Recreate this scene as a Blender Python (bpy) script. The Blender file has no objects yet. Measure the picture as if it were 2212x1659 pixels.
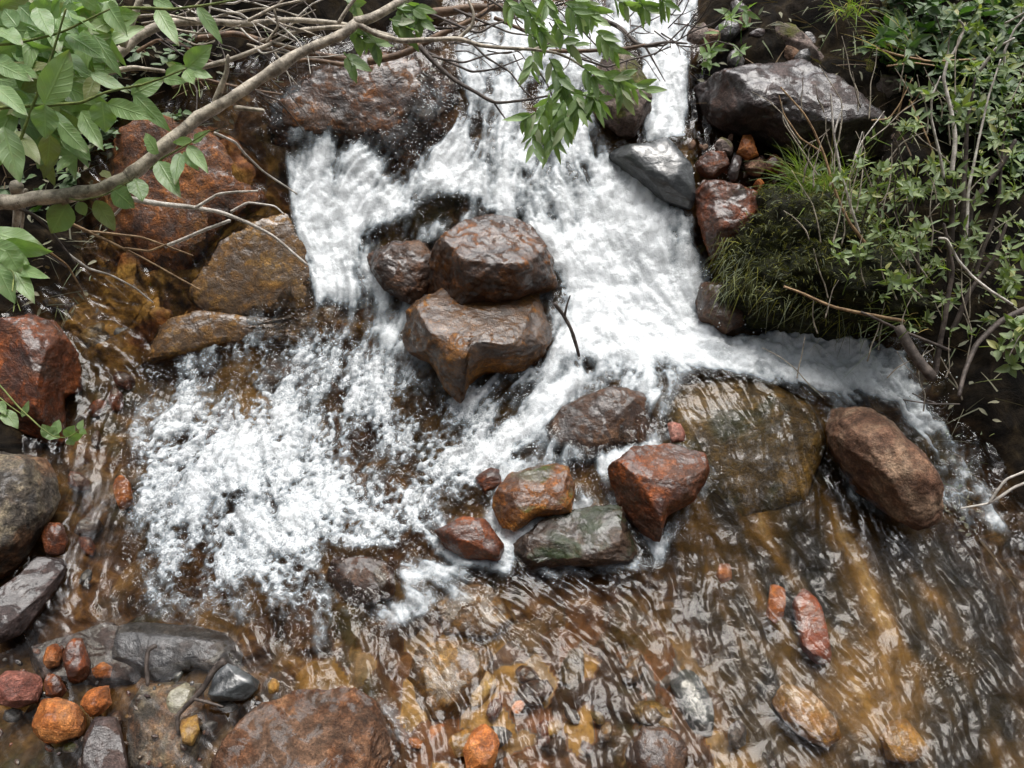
import bpy, bmesh, math, random
import numpy as np
from mathutils import Vector
R = math.radians
SC = bpy.context.scene
COL = SC.collection
# ------------------------------------------------------------------ camera
PITCH, CAM_H, LENS, SENS = 50.0, 1.6, 25.0, 34.6
cd = bpy.data.cameras.new('camera'); cam = bpy.data.objects.new('camera', cd); COL.objects.link(cam)
cd.sensor_width = SENS; cd.lens = LENS; cd.clip_start = 0.02; cd.clip_end = 500
cam.location = (0, 0, CAM_H); cam.rotation_euler = (R(90 - PITCH), 0, 0)
SC.camera = cam
# ------------------------------------------------------------------ sky, sun, exposure
SUN_EL, SUN_AZ = 66.0, 10.0          # a bright veiled sky ahead of the viewer
w = bpy.data.worlds.new('World'); SC.world = w; w.use_nodes = True
wn, wl = w.node_tree.nodes, w.node_tree.links
wn.clear()
wo = wn.new('ShaderNodeOutputWorld'); bg = wn.new('ShaderNodeBackground'); sk = wn.new('ShaderNodeTexSky')
sk.sky_type = 'NISHITA'; sk.sun_disc = False; sk.sun_elevation = R(SUN_EL); sk.sun_rotation = R(SUN_AZ)
sk.air_density = 1.0; sk.dust_density = 4.0; sk.ozone_density = 1.0
hs = wn.new('ShaderNodeHueSaturation'); hs.inputs['Saturation'].default_value = 0.3
wl.new(sk.outputs[0], hs.inputs['Color'])
tc = wn.new('ShaderNodeTexCoord'); nz = wn.new('ShaderNodeTexNoise'); nz.inputs['Scale'].default_value = 2.6
nz.inputs['Detail'].default_value = 6
wl.new(tc.outputs['Generated'], nz.inputs['Vector'])
mr = wn.new('ShaderNodeMapRange'); mr.interpolation_type = 'SMOOTHSTEP'; mr.inputs['From Min'].default_value = .42; mr.inputs['From Max'].default_value = .60
mr.inputs['To Min'].default_value = .38; mr.inputs['To Max'].default_value = 1.6
wl.new(nz.outputs['Fac'], mr.inputs['Value'])
# thin cloud glows round the hidden sun
sdir = (math.sin(R(SUN_AZ)) * math.cos(R(SUN_EL - 14)), math.cos(R(SUN_AZ)) * math.cos(R(SUN_EL - 14)), math.sin(R(SUN_EL - 14)))
dt = wn.new('ShaderNodeVectorMath'); dt.operation = 'DOT_PRODUCT'; dt.inputs[1].default_value = sdir
nv_ = wn.new('ShaderNodeVectorMath'); nv_.operation = 'NORMALIZE'; wl.new(tc.outputs['Generated'], nv_.inputs[0]); wl.new(nv_.outputs[0], dt.inputs[0])
gw = wn.new('ShaderNodeMapRange'); gw.interpolation_type = 'SMOOTHSTEP'; gw.inputs['From Min'].default_value = .45; gw.inputs['From Max'].default_value = 1.0
gw.inputs['To Min'].default_value = .34; gw.inputs['To Max'].default_value = 3.2
wl.new(dt.outputs['Value'], gw.inputs['Value'])
mm = wn.new('ShaderNodeMath'); mm.operation = 'MULTIPLY'; wl.new(mr.outputs[0], mm.inputs[0]); wl.new(gw.outputs[0], mm.inputs[1])
ml = wn.new('ShaderNodeMix'); ml.data_type = 'RGBA'; ml.blend_type = 'MULTIPLY'; ml.inputs['Factor'].default_value = 1
wl.new(hs.outputs[0], ml.inputs[6]); wl.new(mm.outputs[0], ml.inputs[7])
wl.new(ml.outputs[2], bg.inputs['Color']); bg.inputs['Strength'].default_value = 0.115
wl.new(bg.outputs[0], wo.inputs['Surface'])
sl = bpy.data.lights.new('sun', 'SUN'); sun = bpy.data.objects.new('sun', sl); COL.objects.link(sun)
sl.energy = 2.0; sl.angle = R(32); sl.color = (1.0, .96, .9)
sd = Vector((math.sin(R(SUN_AZ)) * math.cos(R(SUN_EL)), math.cos(R(SUN_AZ)) * math.cos(R(SUN_EL)), math.sin(R(SUN_EL))))
sun.rotation_euler = sd.to_track_quat('Z', 'Y').to_euler(); sun.location = (0, 3, 8)
vs = SC.view_settings; vs.view_transform = 'Standard'; vs.look = 'None'; vs.exposure = 0.33; vs.gamma = 1; vs.use_curve_mapping = False
cy = SC.cycles; cy.use_denoising = True; cy.max_bounces = 10; cy.transparent_max_bounces = 16
cy.sample_clamp_indirect = 6; cy.glossy_bounces = 3; cy.diffuse_bounces = 3

# ------------------------------------------------------------------ maths
RNG = np.random.default_rng(7); random.seed(7)
TH = SENS / 2 / LENS; TV = TH * .75
CP, SP = math.cos(R(PITCH)), math.sin(R(PITCH))
FW = np.array([0, CP, -SP]); UPV = np.array([0, SP, CP]); RT = np.array([1., 0, 0]); CAMP = np.array([0, 0, CAM_H])
PW, PH = 2212.0, 1659.0              # the photograph's measuring grid
def ray(px, py):
    return FW + RT * ((px / PW - .5) * 2 * TH) + UPV * (-(py / PH - .5) * 2 * TV)
def P(px, py, d):                     # point seen at a pixel, d metres deep
    return CAMP + ray(px, py) * d
def project(x, y, z):
    dx, dy, dz = x, y, z - CAM_H
    f = dy * FW[1] + dz * FW[2]; f = np.maximum(f, 1e-3)
    u = dy * UPV[1] + dz * UPV[2]
    return (dx / f / (2 * TH) + .5) * PW, (.5 - u / f / (2 * TV)) * PH
_perm = RNG.permutation(4096); _gr = RNG.normal(size=(4096, 3)); _gr /= np.linalg.norm(_gr, axis=1)[:, None]
def perlin(x, y, z=None):
    x = np.asarray(x, float); y = np.asarray(y, float); z = np.zeros_like(x) if z is None else np.asarray(z, float)
    xi, yi, zi = np.floor(x).astype(int), np.floor(y).astype(int), np.floor(z).astype(int)
    fx, fy, fz = x - xi, y - yi, z - zi
    s = lambda t: t * t * t * (t * (t * 6 - 15) + 10)
    u, v, q = s(fx), s(fy), s(fz); r = 0
    for a in (0, 1):
        for b in (0, 1):
            for c in (0, 1):
                h = _perm[(_perm[(_perm[(xi + a) & 4095] + yi + b) & 4095] + zi + c) & 4095]
                g = _gr[h]
                d = g[..., 0] * (fx - a) + g[..., 1] * (fy - b) + g[..., 2] * (fz - c)
                r = r + d * (u if a else 1 - u) * (v if b else 1 - v) * (q if c else 1 - q)
    return r * 1.5
def fbm(x, y, z=None, o=4, lac=2.1, g=.5):
    r, a = 0, 1
    for i in range(o):
        r = r + a * perlin(x + 17.3 * i, y + 5.1 * i, None if z is None else z + 9.7 * i)
        x, y = x * lac, y * lac; z = None if z is None else z * lac; a *= g
    return r
def sstep(a, b, x):
    t = np.clip((x - a) / (b - a), 0, 1); return t * t * (3 - 2 * t)
def worley(x, y, seed=0):
    xi, yi = np.floor(x).astype(int), np.floor(y).astype(int)
    d1 = np.full(x.shape, 9.); d2 = d1.copy(); idn = np.zeros(x.shape, int)
    for a in (-1, 0, 1):
        for b in (-1, 0, 1):
            h = _perm[(_perm[(xi + a + seed * 37) & 4095] + yi + b) & 4095]
            jx = (h * .6180339) % 1; jy = (h * .7548776) % 1
            d = np.hypot(xi + a + jx - x, yi + b + jy - y)
            nw = d < d1
            d2 = np.where(nw, d1, np.minimum(d2, d)); idn = np.where(nw, h, idn); d1 = np.where(nw, d, d1)
    return d1, d2, idn
def sdpoly(px, py, poly):             # signed distance, positive inside
    d = np.full(px.shape, 1e9); ins = np.zeros(px.shape, bool); n = len(poly)
    for i in range(n):
        (x1, y1), (x2, y2) = poly[i], poly[(i + 1) % n]
        ex, ey = x2 - x1, y2 - y1
        t = np.clip(((px - x1) * ex + (py - y1) * ey) / (ex * ex + ey * ey + 1e-9), 0, 1)
        d = np.minimum(d, np.hypot(px - x1 - t * ex, py - y1 - t * ey))
        if y1 != y2:
            ins ^= ((y1 > py) != (y2 > py)) & (px < (x2 - x1) * (py - y1) / (y2 - y1) + x1)
    return np.where(ins, d, -d)
def blur(a, s):
    fy = np.fft.fftfreq(a.shape[0])[:, None]; fx = np.fft.rfftfreq(a.shape[1])[None]
    return np.fft.irfft2(np.fft.rfft2(a) * np.exp(-2 * (np.pi * s) ** 2 * (fx * fx + fy * fy)), a.shape)
# ------------------------------------------------------------------ the lie of the land
def base(x, y):
    wd = .25
    t = (y - .9) / wd
    return .42 * wd * np.logaddexp(0, t)
CTRL = [(350,800,.06),(600,800,.07),(900,850,.08),(350,1000,.03),(600,1000,.03),(900,1000,.035),(600,1200,.015),(300,1250,.01),(900,1200,.015),
 (300,670,.15),(500,650,.16),(700,655,.14),(250,600,.19),(550,520,.26),(700,560,.21),(650,400,.34),(800,330,.40),(900,400,.35),(850,480,.29),
 (400,400,.36),(700,200,.52),(200,400,.34),(1000,250,.48),(1200,300,.45),(1100,420,.36),(1250,500,.31),(1350,640,.21),(1500,690,.18),
 (1300,760,.16),(1700,770,.165),(1900,800,.15),(1200,100,.58),(1430,80,.61),(1430,250,.49),(1480,500,.33),(2050,950,.10),(2130,1100,.06),
 (1600,980,.125),(1560,850,.17),(1500,1150,.05),(1700,1200,.045),(1350,900,.12),(1150,900,.10),(1050,980,.065),(1250,1250,.02),(1900,1300,.03),
 (2100,1300,.03),(100,1500,0),(600,1500,0),(1200,1500,0),(1700,1500,.01),(2100,1550,.01),(100,1200,.02),(200,900,.05)]
_cp = np.array([CAMP + ray(a, b) * ((CAM_H - c) / -ray(a, b)[2]) for a, b, c in CTRL])
def _mat32(r, l=.22):
    a = r / l; return (1 + a) * np.exp(-a)
_K = _mat32(np.linalg.norm(_cp[:, None, :2] - _cp[None, :, :2], axis=2)) + np.eye(len(_cp)) * .03
_wt = np.linalg.solve(_K, _cp[:, 2] - base(_cp[:, 0], _cp[:, 1]))
def Wz(x, y):
    x = np.asarray(x, float); y = np.asarray(y, float); r = base(x, y)
    for (cx, cyy, _), k in zip(_cp, _wt):
        r = r + k * _mat32(np.hypot(x - cx, y - cyy))
    return r
def at(px, py, lift=0.0):             # where a pixel's ray meets the stream surface (+ lift)
    rr = ray(px, py); lo, hi = .3, 6.0
    for _ in range(2):
        ts = np.linspace(lo, hi, 200); pts = CAMP + ts[:, None] * rr
        g = pts[:, 2] - (Wz(pts[:, 0], pts[:, 1]) + lift)
        k = int(np.argmax(g < 0)) if (g < 0).any() else 199
        lo, hi = ts[max(k - 1, 0)], ts[k]
    return CAMP + rr * hi
def depth(px, py, lift=0.0):
    p = at(px, py, lift); return float((p - CAMP) @ FW)
LAND_R = [(1470,-400),(1500,60),(1490,190),(1560,290),(1690,350),(1650,480),(1570,620),(1610,680),(1750,692),(1950,716),(2020,800),(2060,900),(2150,1000),(2212,1120),(2400,1400),(3400,1500),(3400,-400)]
LAND_L = [(-900,-400),(980,-400),(960,60),(560,110),(430,210),(250,250),(190,300),(190,590),(60,640),(0,700),(-900,800)]
LAND_B = [(-900,700),(-30,700),(60,930),(80,1080),(-40,1260),(-900,1500)]
LEDGE = [(190,260),(340,235),(520,290),(640,440),(700,600),(720,670),(860,640),(875,710),(600,735),(300,760),(180,790),(110,690),(180,600)]
def land(px, py):
    l = np.full(px.shape, -1e9)
    for q in (LAND_R, LAND_L, LAND_B): l = np.maximum(l, sdpoly(px, py, q))
    return l
def Bz(x, y, detail=True):            # ground: stream bed and banks
    wz = Wz(x, y); px, py = project(x, y, wz)
    vis = (y > .25)
    l = np.where(vis, land(px, py), -120)
    near = sstep(4.2, 2.6, np.hypot(x, y - 1.3))
    dep = -.055 - .02 * fbm(x * 3, y * 3, o=3)
    shallow = sstep(140, -60, np.hypot((px - 300) / 2.2, (py - 1500)))
    led = sstep(-25, 35, sdpoly(px, py, LEDGE)) * vis
    dep = dep + .03 * shallow + led * (.046 + .03 * fbm(x * 7, y * 7, o=4))
    bank = .02 + .10 * sstep(0, 160, l) + .10 * sstep(100, 500, l) + .03 * fbm(x * 5, y * 5, o=4)
    f = sstep(-30, 30, l)
    off = dep * (1 - f) + bank * f
    off = off * near + (1 - near) * (.25 + .12 * np.maximum(np.abs(x) - 1.8, 0) ** .8 + .12 * fbm(x * .7, y * .7, o=4))
    return wz + off, f, px, py

# ------------------------------------------------------------------ object helpers
def tag(o, label=None, cat=None, group=None, kind=None):
    if label: o['label'] = label
    if cat: o['category'] = cat
    if group: o['group'] = group
    if kind: o['kind'] = kind
    return o
def link(name, me, mat=None, parent=None, loc=None):
    o = bpy.data.objects.new(name, me); COL.objects.link(o)
    if mat is not None and me is not None: me.materials.append(mat)
    if parent is not None: o.parent = parent
    if loc is not None: o.location = loc
    return o
def empty(name, loc, label, cat, group=None):
    o = bpy.data.objects.new(name, None); COL.objects.link(o); o.location = loc; o.empty_display_size = .05
    return tag(o, label, cat, group)
def grid_mesh(name, X, Y, Z, keep=None, attrs=None):
    ny, nx = X.shape
    idx = np.arange(nx * ny).reshape(ny, nx)
    q = np.stack([idx[:-1, :-1], idx[:-1, 1:], idx[1:, 1:], idx[1:, :-1]], -1).reshape(-1, 4)
    if keep is not None:
        kq = keep.ravel()[q].any(1); q = q[kq]
    used = np.zeros(nx * ny, bool); used[q.ravel()] = True
    mp = np.cumsum(used) - 1; q = mp[q]
    v = np.stack([X.ravel(), Y.ravel(), Z.ravel()], -1)[used]
    me = bpy.data.meshes.new(name)
    me.vertices.add(len(v)); me.vertices.foreach_set('co', v.astype(np.float32).ravel())
    me.loops.add(q.size); me.loops.foreach_set('vertex_index', q.astype(np.int32).ravel())
    me.polygons.add(len(q)); me.polygons.foreach_set('loop_start', np.arange(0, q.size, 4, dtype=np.int32))
    me.polygons.foreach_set('loop_total', np.full(len(q), 4, np.int32))
    me.polygons.foreach_set('use_smooth', np.ones(len(q), bool))
    me.update(calc_edges=True)
    for k, a in (attrs or {}).items():
        at_ = me.attributes.new(k, 'FLOAT', 'POINT'); at_.data.foreach_set('value', a.ravel()[used].astype(np.float32))
    return me
class MB:                              # collects tubes and leaves into ONE mesh
    def __init__(s): s.v, s.f, s.n, s.a = [], [], 0, []
    def add(s, v, f, a):
        s.v.append(np.asarray(v)); s.a.append(np.asarray(a)); s.f += [tuple(int(i) + s.n for i in q) for q in f]; s.n += len(v)
    def tube(s, pts, radii, sides=7, rough=.12, rnd=None):
        pts = np.asarray(pts, float); radii = np.asarray(radii, float)
        n = len(pts)
        seg = np.linalg.norm(np.diff(pts, axis=0), axis=1); t = np.r_[0, np.cumsum(seg)]
        m = max(n, int(t[-1] / max(radii.mean() * 1.6, .004)) + 2); m = min(m, 90)
        tt = np.linspace(0, t[-1], m)
        # Catmull-like smoothing
        c = np.stack([np.interp(tt, t, pts[:, k]) for k in range(3)], -1)
        for _ in range(max(1, m // (2 * n))):
            c[1:-1] = (c[:-2] + 2 * c[1:-1] + c[2:]) / 4
        r = np.interp(tt, t, radii)
        r0 = RNG.uniform(0, 99) if rnd is None else rnd
        c = c + np.stack([perlin(tt * 9 + r0, tt * 0 + k * 7.7) for k in range(3)], -1) * r[:, None] * .9
        tan = np.gradient(c, axis=0); tan /= np.linalg.norm(tan, axis=1)[:, None] + 1e-9
        ref = np.array([.3, .2, .9]); a = np.cross(tan, ref); a /= np.linalg.norm(a, axis=1)[:, None] + 1e-9; b = np.cross(tan, a)
        V = []
        A = []
        for k in range(sides):
            an = 2 * math.pi * k / sides
            rr = r * (1 + rough * perlin(tt * 55 + r0, np.full(m, k * 1.3)) + rough * 1.5 * np.maximum(0, perlin(tt * 21 + r0 * 2, tt * 0 + 3.3)))
            V.append(c + (a * math.cos(an) + b * math.sin(an)) * rr[:, None])
            A.append(np.stack([np.full(m, k / sides), tt, np.full(m, r0 % 1)], -1))
        V = np.stack(V, 1).reshape(-1, 3); A = np.stack(A, 1).reshape(-1, 3)
        f = []
        for i in range(m - 1):
            for k in range(sides):
                k2 = (k + 1) % sides
                f.append((i * sides + k, i * sides + k2, (i + 1) * sides + k2, (i + 1) * sides + k))
        V = np.vstack([V, c[:1] - tan[:1] * r[0] * .3, c[-1:] + tan[-1:] * r[-1]]); A = np.vstack([A, A[:1], A[-1:]])
        e0, e1 = len(V) - 2, len(V) - 1
        for k in range(sides):
            f.append((e0, (k + 1) % sides, k)); f.append((e1, (m - 1) * sides + k, (m - 1) * sides + (k + 1) % sides))
        s.add(V, f, A)
        return c
    def leaf(s, b, d, nrm, L, Wd, curl=.25, fold=.25, rnd=None, n=7, blunt=.75):
        d = np.asarray(d, float); d = d / (np.linalg.norm(d) + 1e-9)
        sd_ = np.cross(nrm, d); sd_ /= np.linalg.norm(sd_) + 1e-9; up = np.cross(d, sd_)
        t = np.linspace(0, 1, n)
        wv = np.sin(np.pi * np.clip(t, 0, 1) ** blunt) ** .85 * Wd / 2; wv[0] = Wd * .04; wv[-1] = 0.0004
        cen = np.asarray(b)[None] + d * (t * L)[:, None] - up * (curl * L * t * t)[:, None]
        tw = RNG.uniform(-.4, .4)
        us = (-1, -.5, 0, .5, 1)
        V, A = [], []
        rv = RNG.uniform() if rnd is None else rnd
        for u in us:
            wob = .06 * Wd * np.sin(t * 14 + rv * 40 + u * 2)
            V.append(cen + sd_ * (u * wv)[:, None] + up * (fold * abs(u) * wv + tw * u * wv * t + wob * abs(u))[:, None])
            A.append(np.stack([np.full(n, u), t, np.full(n, rv)], -1))
        V = np.stack(V, 1).reshape(-1, 3); A = np.stack(A, 1).reshape(-1, 3); k = len(us)
        s.add(V, [(i * k + j, i * k + j + 1, (i + 1) * k + j + 1, (i + 1) * k + j) for i in range(n - 1) for j in range(k - 1)], A)
    def blade(s, b, d, L, Wd, droop=.5, n=6, rnd=None):
        d = np.asarray(d, float); d = d / np.linalg.norm(d)
        sd_ = np.cross(d, RNG.normal(size=3)); sd_ /= np.linalg.norm(sd_)
        t = np.linspace(0, 1, n); h = np.array([d[0], d[1], 0]); h = h / (np.linalg.norm(h) + 1e-6)
        c = np.asarray(b)[None] + d * (t * L)[:, None] + (h * .4 + np.array([0, 0, -1.])) * (droop * L * t ** 2.2)[:, None]
        wv = Wd / 2 * (1 - t ** 1.6) + .0002; rv = RNG.uniform() if rnd is None else rnd
        V = np.stack([c - sd_ * wv[:, None], c + sd_ * wv[:, None]], 1).reshape(-1, 3)
        A = np.stack([np.stack([t * 0 - 1, t, t * 0 + rv], -1), np.stack([t * 0 + 1, t, t * 0 + rv], -1)], 1).reshape(-1, 3)
        s.add(V, [(2 * i, 2 * i + 1, 2 * i + 3, 2 * i + 2) for i in range(n - 1)], A)
    def build(s, name, mat, parent=None, origin=None):
        v = np.vstack(s.v); o3 = np.zeros(3)
        if parent is not None: o3 = np.array(parent.location)
        elif origin is not None: o3 = np.asarray(origin)
        me = bpy.data.meshes.new(name); me.from_pydata((v - o3).tolist(), [], s.f); me.update()
        me.polygons.foreach_set('use_smooth', np.ones(len(me.polygons), bool))
        a = np.vstack(s.a).astype(np.float32)
        for k, nm in enumerate(('lu', 'lv', 'rnd')):
            at_ = me.attributes.new(nm, 'FLOAT', 'POINT'); at_.data.foreach_set('value', a[:, k].copy())
        return link(name, me, mat, parent, None if parent is not None else tuple(o3))
# ------------------------------------------------------------------ materials
class NT:
    def __init__(s, name):
        s.m = bpy.data.materials.new(name); s.m.use_nodes = True; s.t = s.m.node_tree; s.t.nodes.clear()
        s.out = s.t.nodes.new('ShaderNodeOutputMaterial')
    def n(s, ty, **k):
        nd = s.t.nodes.new('ShaderNode' + ty)
        for a, b in k.items():
            if a.startswith('i_'): 
                key = a[2:]; key = int(key) if key.isdigit() else key.replace('_', ' ')
                s.set(nd.inputs[key], b)
            else: setattr(nd, a, b)
        return nd
    def set(s, sock, v):
        if isinstance(v, bpy.types.NodeSocket): s.t.links.new(v, sock)
        elif isinstance(v, tuple) and len(v) == 3 and sock.type == 'RGBA': sock.default_value = (*v, 1)
        else: sock.default_value = v
    def math(s, op, a, b=None, c=None, clamp=False):
        nd = s.n('Math', operation=op, use_clamp=clamp)
        for i, v in enumerate((a, b, c)):
            if v is not None: s.set(nd.inputs[i], v)
        return nd.outputs[0]
    def mix(s, f, a, b, mode='MIX'):
        nd = s.n('Mix', data_type='RGBA', blend_type=mode); s.set(nd.inputs[0], f); s.set(nd.inputs[6], a); s.set(nd.inputs[7], b)
        return nd.outputs[2]
    def ramp(s, f, stops, interp='LINEAR'):
        nd = s.n('ValToRGB'); cr = nd.color_ramp; cr.interpolation = interp
        while len(cr.elements) < len(stops): cr.elements.new(.5)
        for e, (p, c) in zip(cr.elements, stops):
            e.position = p; e.color = (*c, 1) if isinstance(c, tuple) else (c, c, c, 1)
        s.set(nd.inputs[0], f); return nd.outputs[0]
    def rng(s, v, a, b, c=0., d=1.):
        nd = s.n('MapRange', interpolation_type='SMOOTHSTEP'); 
        for k, q in zip(('Value', 'From Min', 'From Max', 'To Min', 'To Max'), (v, a, b, c, d)): s.set(nd.inputs[k], q)
        return nd.outputs[0]
    def noise(s, vec, scale, detail=4, rough=.55, dist=0.):
        nd = s.n('TexNoise'); s.set(nd.inputs['Vector'], vec); s.set(nd.inputs['Scale'], scale)
        s.set(nd.inputs['Detail'], detail); s.set(nd.inputs['Roughness'], rough); s.set(nd.inputs['Distortion'], dist)
        return nd.outputs['Fac']
    def attr(s, name):
        return s.n('Attribute', attribute_name=name).outputs['Fac']
    def done(s, sh): s.set(s.out.inputs['Surface'], sh); return s.m
def rock_mat(name, dark, mid, light, accent, rough=.3, coat=.35, scale=1.0, moss=None, moss_amt=0., bump=1.0, speck=.65, accent_amt=.5, film=.85):
    g = NT(name)
    tcn = g.n('TexCoord'); oi = g.n('ObjectInfo')
    off = g.n('VectorMath', operation='SCALE'); g.set(off.inputs[0], (13.1, 7.7, 3.3)); g.set(off.inputs['Scale'], g.math('MULTIPLY', oi.outputs['Random'], 7.0))
    ad = g.n('VectorMath', operation='ADD'); g.set(ad.inputs[0], tcn.outputs['Object']); g.set(ad.inputs[1], off.outputs[0]); v = ad.outputs[0]
    n1 = g.noise(v, 9 * scale, 8, .62, .6); n2 = g.noise(v, 38 * scale, 8, .7, .3); n3 = g.noise(v, 170 * scale, 4, .7)
    n4 = g.noise(v, 5 * scale, 5, .6, 1.2)
    vo = g.n('TexVoronoi', feature='DISTANCE_TO_EDGE'); g.set(vo.inputs['Scale'], 16 * scale)
    wv = g.n('VectorMath', operation='ADD'); g.set(wv.inputs[0], v)
    cn = g.n('TexNoise'); g.set(cn.inputs['Vector'], v); g.set(cn.inputs['Scale'], 14 * scale); g.set(cn.inputs['Detail'], 5)
    sc_ = g.n('VectorMath', operation='SCALE'); g.set(sc_.inputs[0], cn.outputs['Color']); g.set(sc_.inputs['Scale'], .12 / scale)
    g.set(wv.inputs[1], sc_.outputs[0]); g.set(vo.inputs['Vector'], wv.outputs[0])
    crack = g.rng(vo.outputs['Distance'], 0, .05, 0, 1)
    c = g.ramp(n1, [(.32, dark), (.48, mid), (.66, light)])
    c = g.mix(g.rng(n4, .47, .62, 0, accent_amt), c, accent)
    sp = g.ramp(n2, [(.32, .15), (.5, .85), (.66, 2.0)])
    c = g.mix(speck, c, sp, 'MULTIPLY')
    s3 = g.ramp(n3, [(.33, .2), (.5, 1.0), (.67, 2.0)])
    c = g.mix(speck * .8, c, s3, 'MULTIPLY')
    c = g.mix(g.math('MULTIPLY', g.math('SUBTRACT', 1., crack), .12), c, (dark[0] * .3, dark[1] * .3, dark[2] * .3))
    rg = g.rng(n2, .3, .7, .25 + rough * .5, .45 + rough * .6)
    if moss_amt > 0:
        geo = g.n('NewGeometry'); sx = g.n('SeparateXYZ'); g.set(sx.inputs[0], geo.outputs['Normal'])
        mk = g.math('ADD', g.math('MULTIPLY', sx.outputs[2], .25), g.math('MULTIPLY', n4, 1.0))
        mk = g.rng(mk, .78 - moss_amt * .35, .92 - moss_amt * .35)
        mc = g.mix(g.rng(n2, .35, .65), (moss[0] * .45, moss[1] * .45, moss[2] * .45), moss)
        c = g.mix(mk, c, mc)
    b = g.math('ADD', g.math('MULTIPLY', n1, .5), g.math('MULTIPLY', n2, .22))
    b = g.math('ADD', b, g.math('MULTIPLY', n3, .10)); b = g.math('ADD', b, g.math('MULTIPLY', crack, .015))
    bp = g.n('Bump', i_Strength=.9); g.set(bp.inputs['Height'], b); g.set(bp.inputs['Distance'], .045 * bump / scale)
    pb = g.n('BsdfPrincipled'); g.set(pb.inputs['Specular IOR Level'], .3); g.set(pb.inputs['Base Color'], c); g.set(pb.inputs['Roughness'], rg); g.set(pb.inputs['Normal'], bp.outputs[0])
    n5 = g.noise(v, 20 * scale, 5, .6, 1.)
    geo2 = g.n('NewGeometry'); sz = g.n('SeparateXYZ'); g.set(sz.inputs[0], geo2.outputs['Normal'])
    fmk = g.math('MULTIPLY', g.rng(n5, .56 - .12 * film, .62 - .12 * film), g.rng(sz.outputs[2], -.1, .35))
    fmk = g.math('MULTIPLY', fmk, min(1., film * 1.6))
    bp2 = g.n('Bump', i_Strength=1.); g.set(bp2.inputs['Height'], g.math('ADD', g.math('MULTIPLY', n2, .22), g.math('MULTIPLY', n1, .5))); g.set(bp2.inputs['Distance'], .016 * bump / scale)
    c = g.mix(g.math('MULTIPLY', fmk, .55), c, (dark[0] * .9, dark[1] * .9, dark[2] * .9)); g.set(pb.inputs['Base Color'], c)
    g.set(pb.inputs['Coat Weight'], g.math('ADD', coat * .35, fmk, clamp=True)); g.set(pb.inputs['Coat Roughness'], g.rng(fmk, 0, 1, .10, .025)); g.set(pb.inputs['Coat Normal'], bp2.outputs[0])
    g.set(pb.inputs['Coat IOR'], 1.65)
    return g.done(pb.outputs[0])
M = {}
M['rust'] = rock_mat('wet_rust_rock', (0.02896, 0.008539, 0.002673), (0.1255, 0.02989, 0.006683), (0.2607, 0.07258, 0.0167), (0.08688, 0.05123, 0.03342), .28, .5)
M['rustdry'] = rock_mat('damp_brown_slab', (0.0345, 0.016, 0.008), (0.1323, 0.055, 0.024), (0.276, 0.14, 0.068), (0.1495, 0.1, 0.068), .5, .1, film=.45, bump=1.5, speck=.7)
M['brown'] = rock_mat('wet_brown_rock', (0.01366, 0.0066, 0.003696), (0.05692, 0.02508, 0.01162), (0.1214, 0.0627, 0.03168), (0.08349, 0.0297, 0.009504), .24, .6)
M['grey'] = rock_mat('wet_grey_rock', (0.0154, 0.0154, 0.0168), (0.0525, 0.0504, 0.0504), (0.112, 0.105, 0.1015), (0.07, 0.0385, 0.021), .22, .7)
M['speckled'] = rock_mat('speckled_grey_rock', (.022, .018, .016), (.085, .070, .055), (.27, .22, .14), (.19, .075, .022), .4, .2, scale=1.2, speck=.9, film=.3)
M['stack'] = rock_mat('wet_stack_rock', (0.0125, 0.0055, 0.00225), (0.06, 0.022, 0.0063), (0.1875, 0.0682, 0.0153), (0.1875, 0.0715, 0.0108), .2, .4, film=1.0, speck=.8)
M['rustgold'] = rock_mat('rust_gold_rock', (0.024, 0.0088, 0.0027), (0.114, 0.0374, 0.009), (0.264, 0.0935, 0.0225), (0.24, 0.11, 0.018), .3, .2, film=.45, speck=.85)
M['amber'] = rock_mat('wet_amber_rock', (0.0168, 0.0078, 0.0022), (0.105, 0.0403, 0.0077), (0.294, 0.1235, 0.022), (0.252, 0.1105, 0.0154), .2, .4, film=1.35, speck=.8)
M['slate'] = rock_mat('wet_slate', (0.0176, 0.0208, 0.0224), (0.056, 0.0616, 0.064), (0.104, 0.112, 0.116), (0.04, 0.044, 0.036), .12, 1.0, bump=.4, speck=.3)
M['purple'] = rock_mat('damp_purple_rock', (0.014, 0.0091, 0.0091), (0.049, 0.0336, 0.0315), (0.105, 0.077, 0.07), (0.07, 0.0315, 0.0175), .38, .25, scale=.9)
M['tan'] = rock_mat('tan_granite', (0.056, 0.028, 0.0176), (0.16, 0.088, 0.056), (0.304, 0.208, 0.136), (0.128, 0.06, 0.032), .5, .05, scale=1.3, film=0)
M['lichen'] = rock_mat('dry_lichen_rock', (.05, .038, .034), (.17, .13, .115), (.36, .30, .26), (.13, .08, .06), .7, 0., scale=1.1, moss=(.10, .10, .02), moss_amt=.25, film=0)
M['ochre'] = rock_mat('algae_ochre_rock', (0.0396, 0.018, 0.00432), (0.1368, 0.0648, 0.01296), (0.2592, 0.144, 0.036), (0.0792, 0.0396, 0.01008), .3, .4, scale=1.3)
M['gold'] = rock_mat('golden_stone', (0.14, 0.063, 0.0105), (0.308, 0.154, 0.028), (0.434, 0.28, 0.084), (0.238, 0.091, 0.014), .3, .3, speck=.35)
M['orange'] = rock_mat('orange_stone', (0.1438, 0.03627, 0.0062), (0.3236, 0.09672, 0.0186), (0.4675, 0.1934, 0.0558), (0.2697, 0.137, 0.0744), .42, .2, scale=1.6, film=0.15)
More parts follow.
